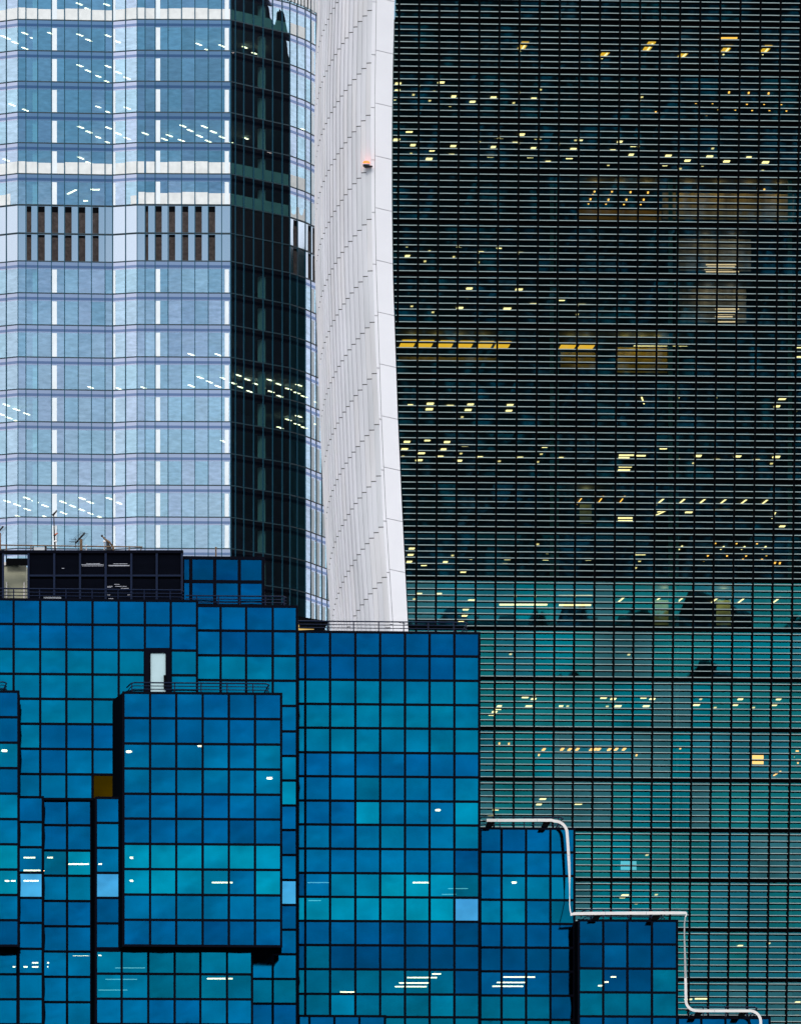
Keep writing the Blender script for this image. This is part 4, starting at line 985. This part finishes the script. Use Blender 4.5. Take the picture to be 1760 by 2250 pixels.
for u, v, Y, vert in ((1092, 1803.2, 311.5, 0), (1180, 1803, 311.5, 0), (1249.5, 1880, 311.5, 1), (1330, 2007.7, 309.2, 0), (1420, 2007.1, 309.2, 0), (1570, 2222.5, 311.1, 0)):
    x, y, z = pt(u, v, Y); m = MB(); k = 0.088
    if vert: m.box(x - k, x + k, Y - 0.006, Y + 0.095, z - 0.012, z + 0.012)
    else: m.box(x - 0.012, x + 0.012, Y - 0.006, Y + 0.095, z - k, z + k)
    m.build('joint', M['steel'], RT)

# ------------------------------------------------------------------ canopy with a lit underside beside the tall wing
T = thing('roof_canopy', pt(682, 1385, 313), 'dark slanted roof canopy with a yellow lit underside beside the white flank', 'canopy')
a, b_, c_ = pt(656, 1354.5, 313), pt(656, 1364, 313), pt(712, 1365, 313)
m = MB(); m.hexa([(b_[0], 313, b_[2]), (c_[0], 313, c_[2] - 0.02), (c_[0], 318, c_[2] - 0.02), (b_[0], 318, b_[2])], [(a[0], 313, a[2]), (c_[0] + 0.02, 313, c_[2] + 0.03), (c_[0] + 0.02, 318, c_[2] + 0.03), (a[0], 318, a[2])]); m.build('roof', M['dark'], T)
m = MB(); m.hexa([pt(697, 1392, 313.2), pt(708, 1392, 313.2), (pt(708, 1392, 313.2)[0], 313.5, pt(708, 1392, 313.2)[2]), (pt(697, 1392, 313.2)[0], 313.5, pt(697, 1392, 313.2)[2])],
                 [pt(710, 1366, 313.2), pt(721, 1366, 313.2), (pt(721, 1366, 313.2)[0], 313.5, pt(721, 1366, 313.2)[2]), (pt(710, 1366, 313.2)[0], 313.5, pt(710, 1366, 313.2)[2])]); m.build('strut', M['dark'], T)
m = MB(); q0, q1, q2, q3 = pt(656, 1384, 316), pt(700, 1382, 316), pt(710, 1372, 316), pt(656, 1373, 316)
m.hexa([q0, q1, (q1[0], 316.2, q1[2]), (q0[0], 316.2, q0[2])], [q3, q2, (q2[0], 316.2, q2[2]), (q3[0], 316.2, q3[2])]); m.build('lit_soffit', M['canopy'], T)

# ------------------------------------------------------------------ things on the plant roof
YR = 304.9
def rp(u, v): return pt(u, v, YR)
T = thing('guard_rail', rp(150, 1212), 'rusty brown pipe rail along the top of the plant screen', 'railing')
m = MB(); m.tube([rp(-15, 1197.6), rp(120, 1199.5), rp(230, 1201), rp(313, 1202), rp(308, 1211)], 0.035); m.build('pipe', M['rust'], T)
for u in (13.5, 68, 121.5, 177, 230, 284):
    m = MB(); m.tube([rp(u, 1212), rp(u, 1200)], 0.03); m.build('post', M['rust'], T)
T = thing('mast_antenna', rp(121, 1212), 'tall thin mast antenna with an angled top arm and an orange clip', 'antenna')
m = MB(); m.tube([rp(121.5, 1212), rp(119.5, 1176), rp(118.3, 1131)], [0.05, 0.04, 0.025]); m.build('mast', M['antenna'], T)
m = MB(); m.tube([rp(115, 1132.5), rp(118, 1130), rp(125.5, 1121.5)], [0.05, 0.06, 0.03]); m.build('arm', M['antenna'], T)
m = MB(); m.lathe(rp(120, 1177), [(0.02, -0.05), (0.09, 0.0), (0.03, 0.03)]); m.build('collar', M['antenna'], T)
m = MB(); m.tube([rp(121, 1175), rp(127, 1171.5)], [0.05, 0.02]); m.build('clip', M['orange'], T)
m = MB()
for u in (124.5, 127.5): m.tube([rp(u - 2, 1155), rp(u, 1178), rp(u - 1, 1190)], 0.008)
m.build('cable', M['antenna'], T)
def dome(u, v, label, col=None):
    T = thing('dome_antenna', rp(u, 1212), label, 'antenna', 'small white dome antennas on the plant roof')
    c = rp(u, v); m = MB(); m.lathe(c, [(0.03, -0.05), (0.085, -0.02), (0.085, 0.02), (0.05, 0.06), (0.01, 0.075)]); m.build('dome', col or M['whitepaint'], T, True)
    m = MB(); m.tube([rp(u, 1212), (c[0], c[1], c[2] - 0.05)], 0.03); m.build('stem', M['steel'], T)
dome(121.8, 1190, 'white dome antenna at the foot of the tall mast'); dome(229.5, 1190.5, 'white dome antenna beside the slanted floodlight'); dome(189.5, 1200, 'pale dome antenna low on the pipe rail beside the comb antenna', M['steel'])
def yagi(u, v, label, cut=False):
    T = thing('aerial_antenna', rp(u, 1212), label, 'antenna', 'black comb aerials on the plant roof')
    c = rp(u, v); x, y, z = c
    m = MB(); m.tube([rp(u + 2.5, 1212), rp(u + 2, v + 1)], 0.075); m.build('mast', M['rust'], T)
    bx = (0.27, -0.5, 0.17); A = (x - 0.27, y + 0.5, z - 0.15); B = (x + 0.27, y - 0.5, z + 0.23)
    m = MB(); m.tube([A, B], 0.045); m.build('boom', M['antenna'], T)
    for k in range(10):
        t_ = k / 9; p = (A[0] + (B[0]-A[0])*t_, A[1] + (B[1]-A[1])*t_, A[2] + (B[2]-A[2])*t_); l = 0.33 - 0.12 * t_
        m = MB(); m.tube([(p[0] - l, p[1] - l*0.2, p[2] + 0.05), (p[0] + l, p[1] + l*0.2, p[2] - 0.05)], 0.009, 5); m.build('element', M['antenna'], T)
    m = MB()
    for k in range(4): m.tube([(A[0] - 0.35, A[1], A[2] + 0.22 - 0.13*k), (A[0] + 0.05, A[1], A[2] + 0.19 - 0.13*k)], 0.009, 5)
    m.tube([(A[0], A[1], A[2] + 0.25), (A[0], A[1], A[2] - 0.25)], 0.014, 5); m.build('reflector', M['antenna'], T)
yagi(176, 1184, 'black comb aerial on a brown post in the middle of the roof'); yagi(-3, 1170, 'black comb aerial cut off by the picture edge')
T = thing('floodlight', rp(242, 1212), 'dark slanted floodlight arm with a round knob at its tip', 'floodlight')
m = MB(); m.hexa([rp(234, 1212), rp(249.5, 1212), (rp(249.5, 1212)[0], YR + 0.3, rp(249, 1212)[2]), (rp(234, 1212)[0], YR + 0.3, rp(234, 1212)[2])], [rp(233, 1188), rp(236, 1187), (rp(236, 1187)[0], YR + 0.3, rp(236, 1187)[2]), (rp(233, 1188)[0], YR + 0.3, rp(233, 1188)[2])]); m.build('plate', M['antenna'], T)
m = MB(); m.tube([rp(224, 1177.5), rp(231, 1185), rp(240, 1191), rp(249, 1203), rp(249, 1212)], [0.035, 0.05, 0.06, 0.055, 0.05]); m.build('arm', M['rust'], T)
m = MB(); c = rp(224, 1177.5); m.lathe(c, [(0.02, -0.06), (0.06, -0.03), (0.06, 0.03), (0.02, 0.06)]); m.build('knob', M['antenna'], T, True)
T = thing('roof_box', rp(86, 1212), 'grey junction box with dark ends below the pipe rail', 'box')
a, b_ = rp(74, 1210), rp(98, 1202); m = MB(); m.box(a[0], b_[0], YR + 0.05, YR + 0.3, a[2], b_[2]); m.build('casing', M['steel'], T)
m = MB(); m.box(a[0] - 0.06, a[0] - 0.002, YR + 0.03, YR + 0.32, a[2], b_[2] + 0.04); m.box(b_[0] + 0.002, b_[0] + 0.1, YR + 0.03, YR + 0.32, a[2], b_[2] + 0.04); m.build('end_plate', M['antenna'], T)
T = thing('vent_pipe', rp(474.5, 1226), 'thin brown vent pipe standing on the small blue penthouse', 'pipe')
m = MB(); m.tube([rp(474.5, 1228), rp(474.5, 1205)], 0.04); m.build('shaft', M['rust'], T)
m = MB(); m.lathe(rp(474.5, 1203.5), [(0.055, -0.03), (0.055, 0.02), (0.02, 0.04)]); m.build('cap', M['rust'], T)
T = thing('floor_lamp_box', pt(115, 1316, 301.2), 'low grey roof light box behind the railing in front of the plant screen', 'roof light')
a, b_ = pt(95, 1317, 301.6), pt(135, 1311, 301.6); m = MB(); m.hexa([(a[0], 301.6, a[2]), (b_[0], 301.6, a[2]), (b_[0], 302, a[2]), (a[0], 302, a[2])], [(a[0] + 0.03, 301.6, b_[2]), (b_[0] - 0.03, 301.6, b_[2]), (b_[0], 302, b_[2]), (a[0], 302, b_[2])]); m.build('casing', M['steel'], T)
m = MB(); m.box(a[0] - 0.15, b_[0] + 0.2, 301.5, 302.1, b_[2] + 0.003, b_[2] + 0.06); m.build('cover', M['navy'], T)
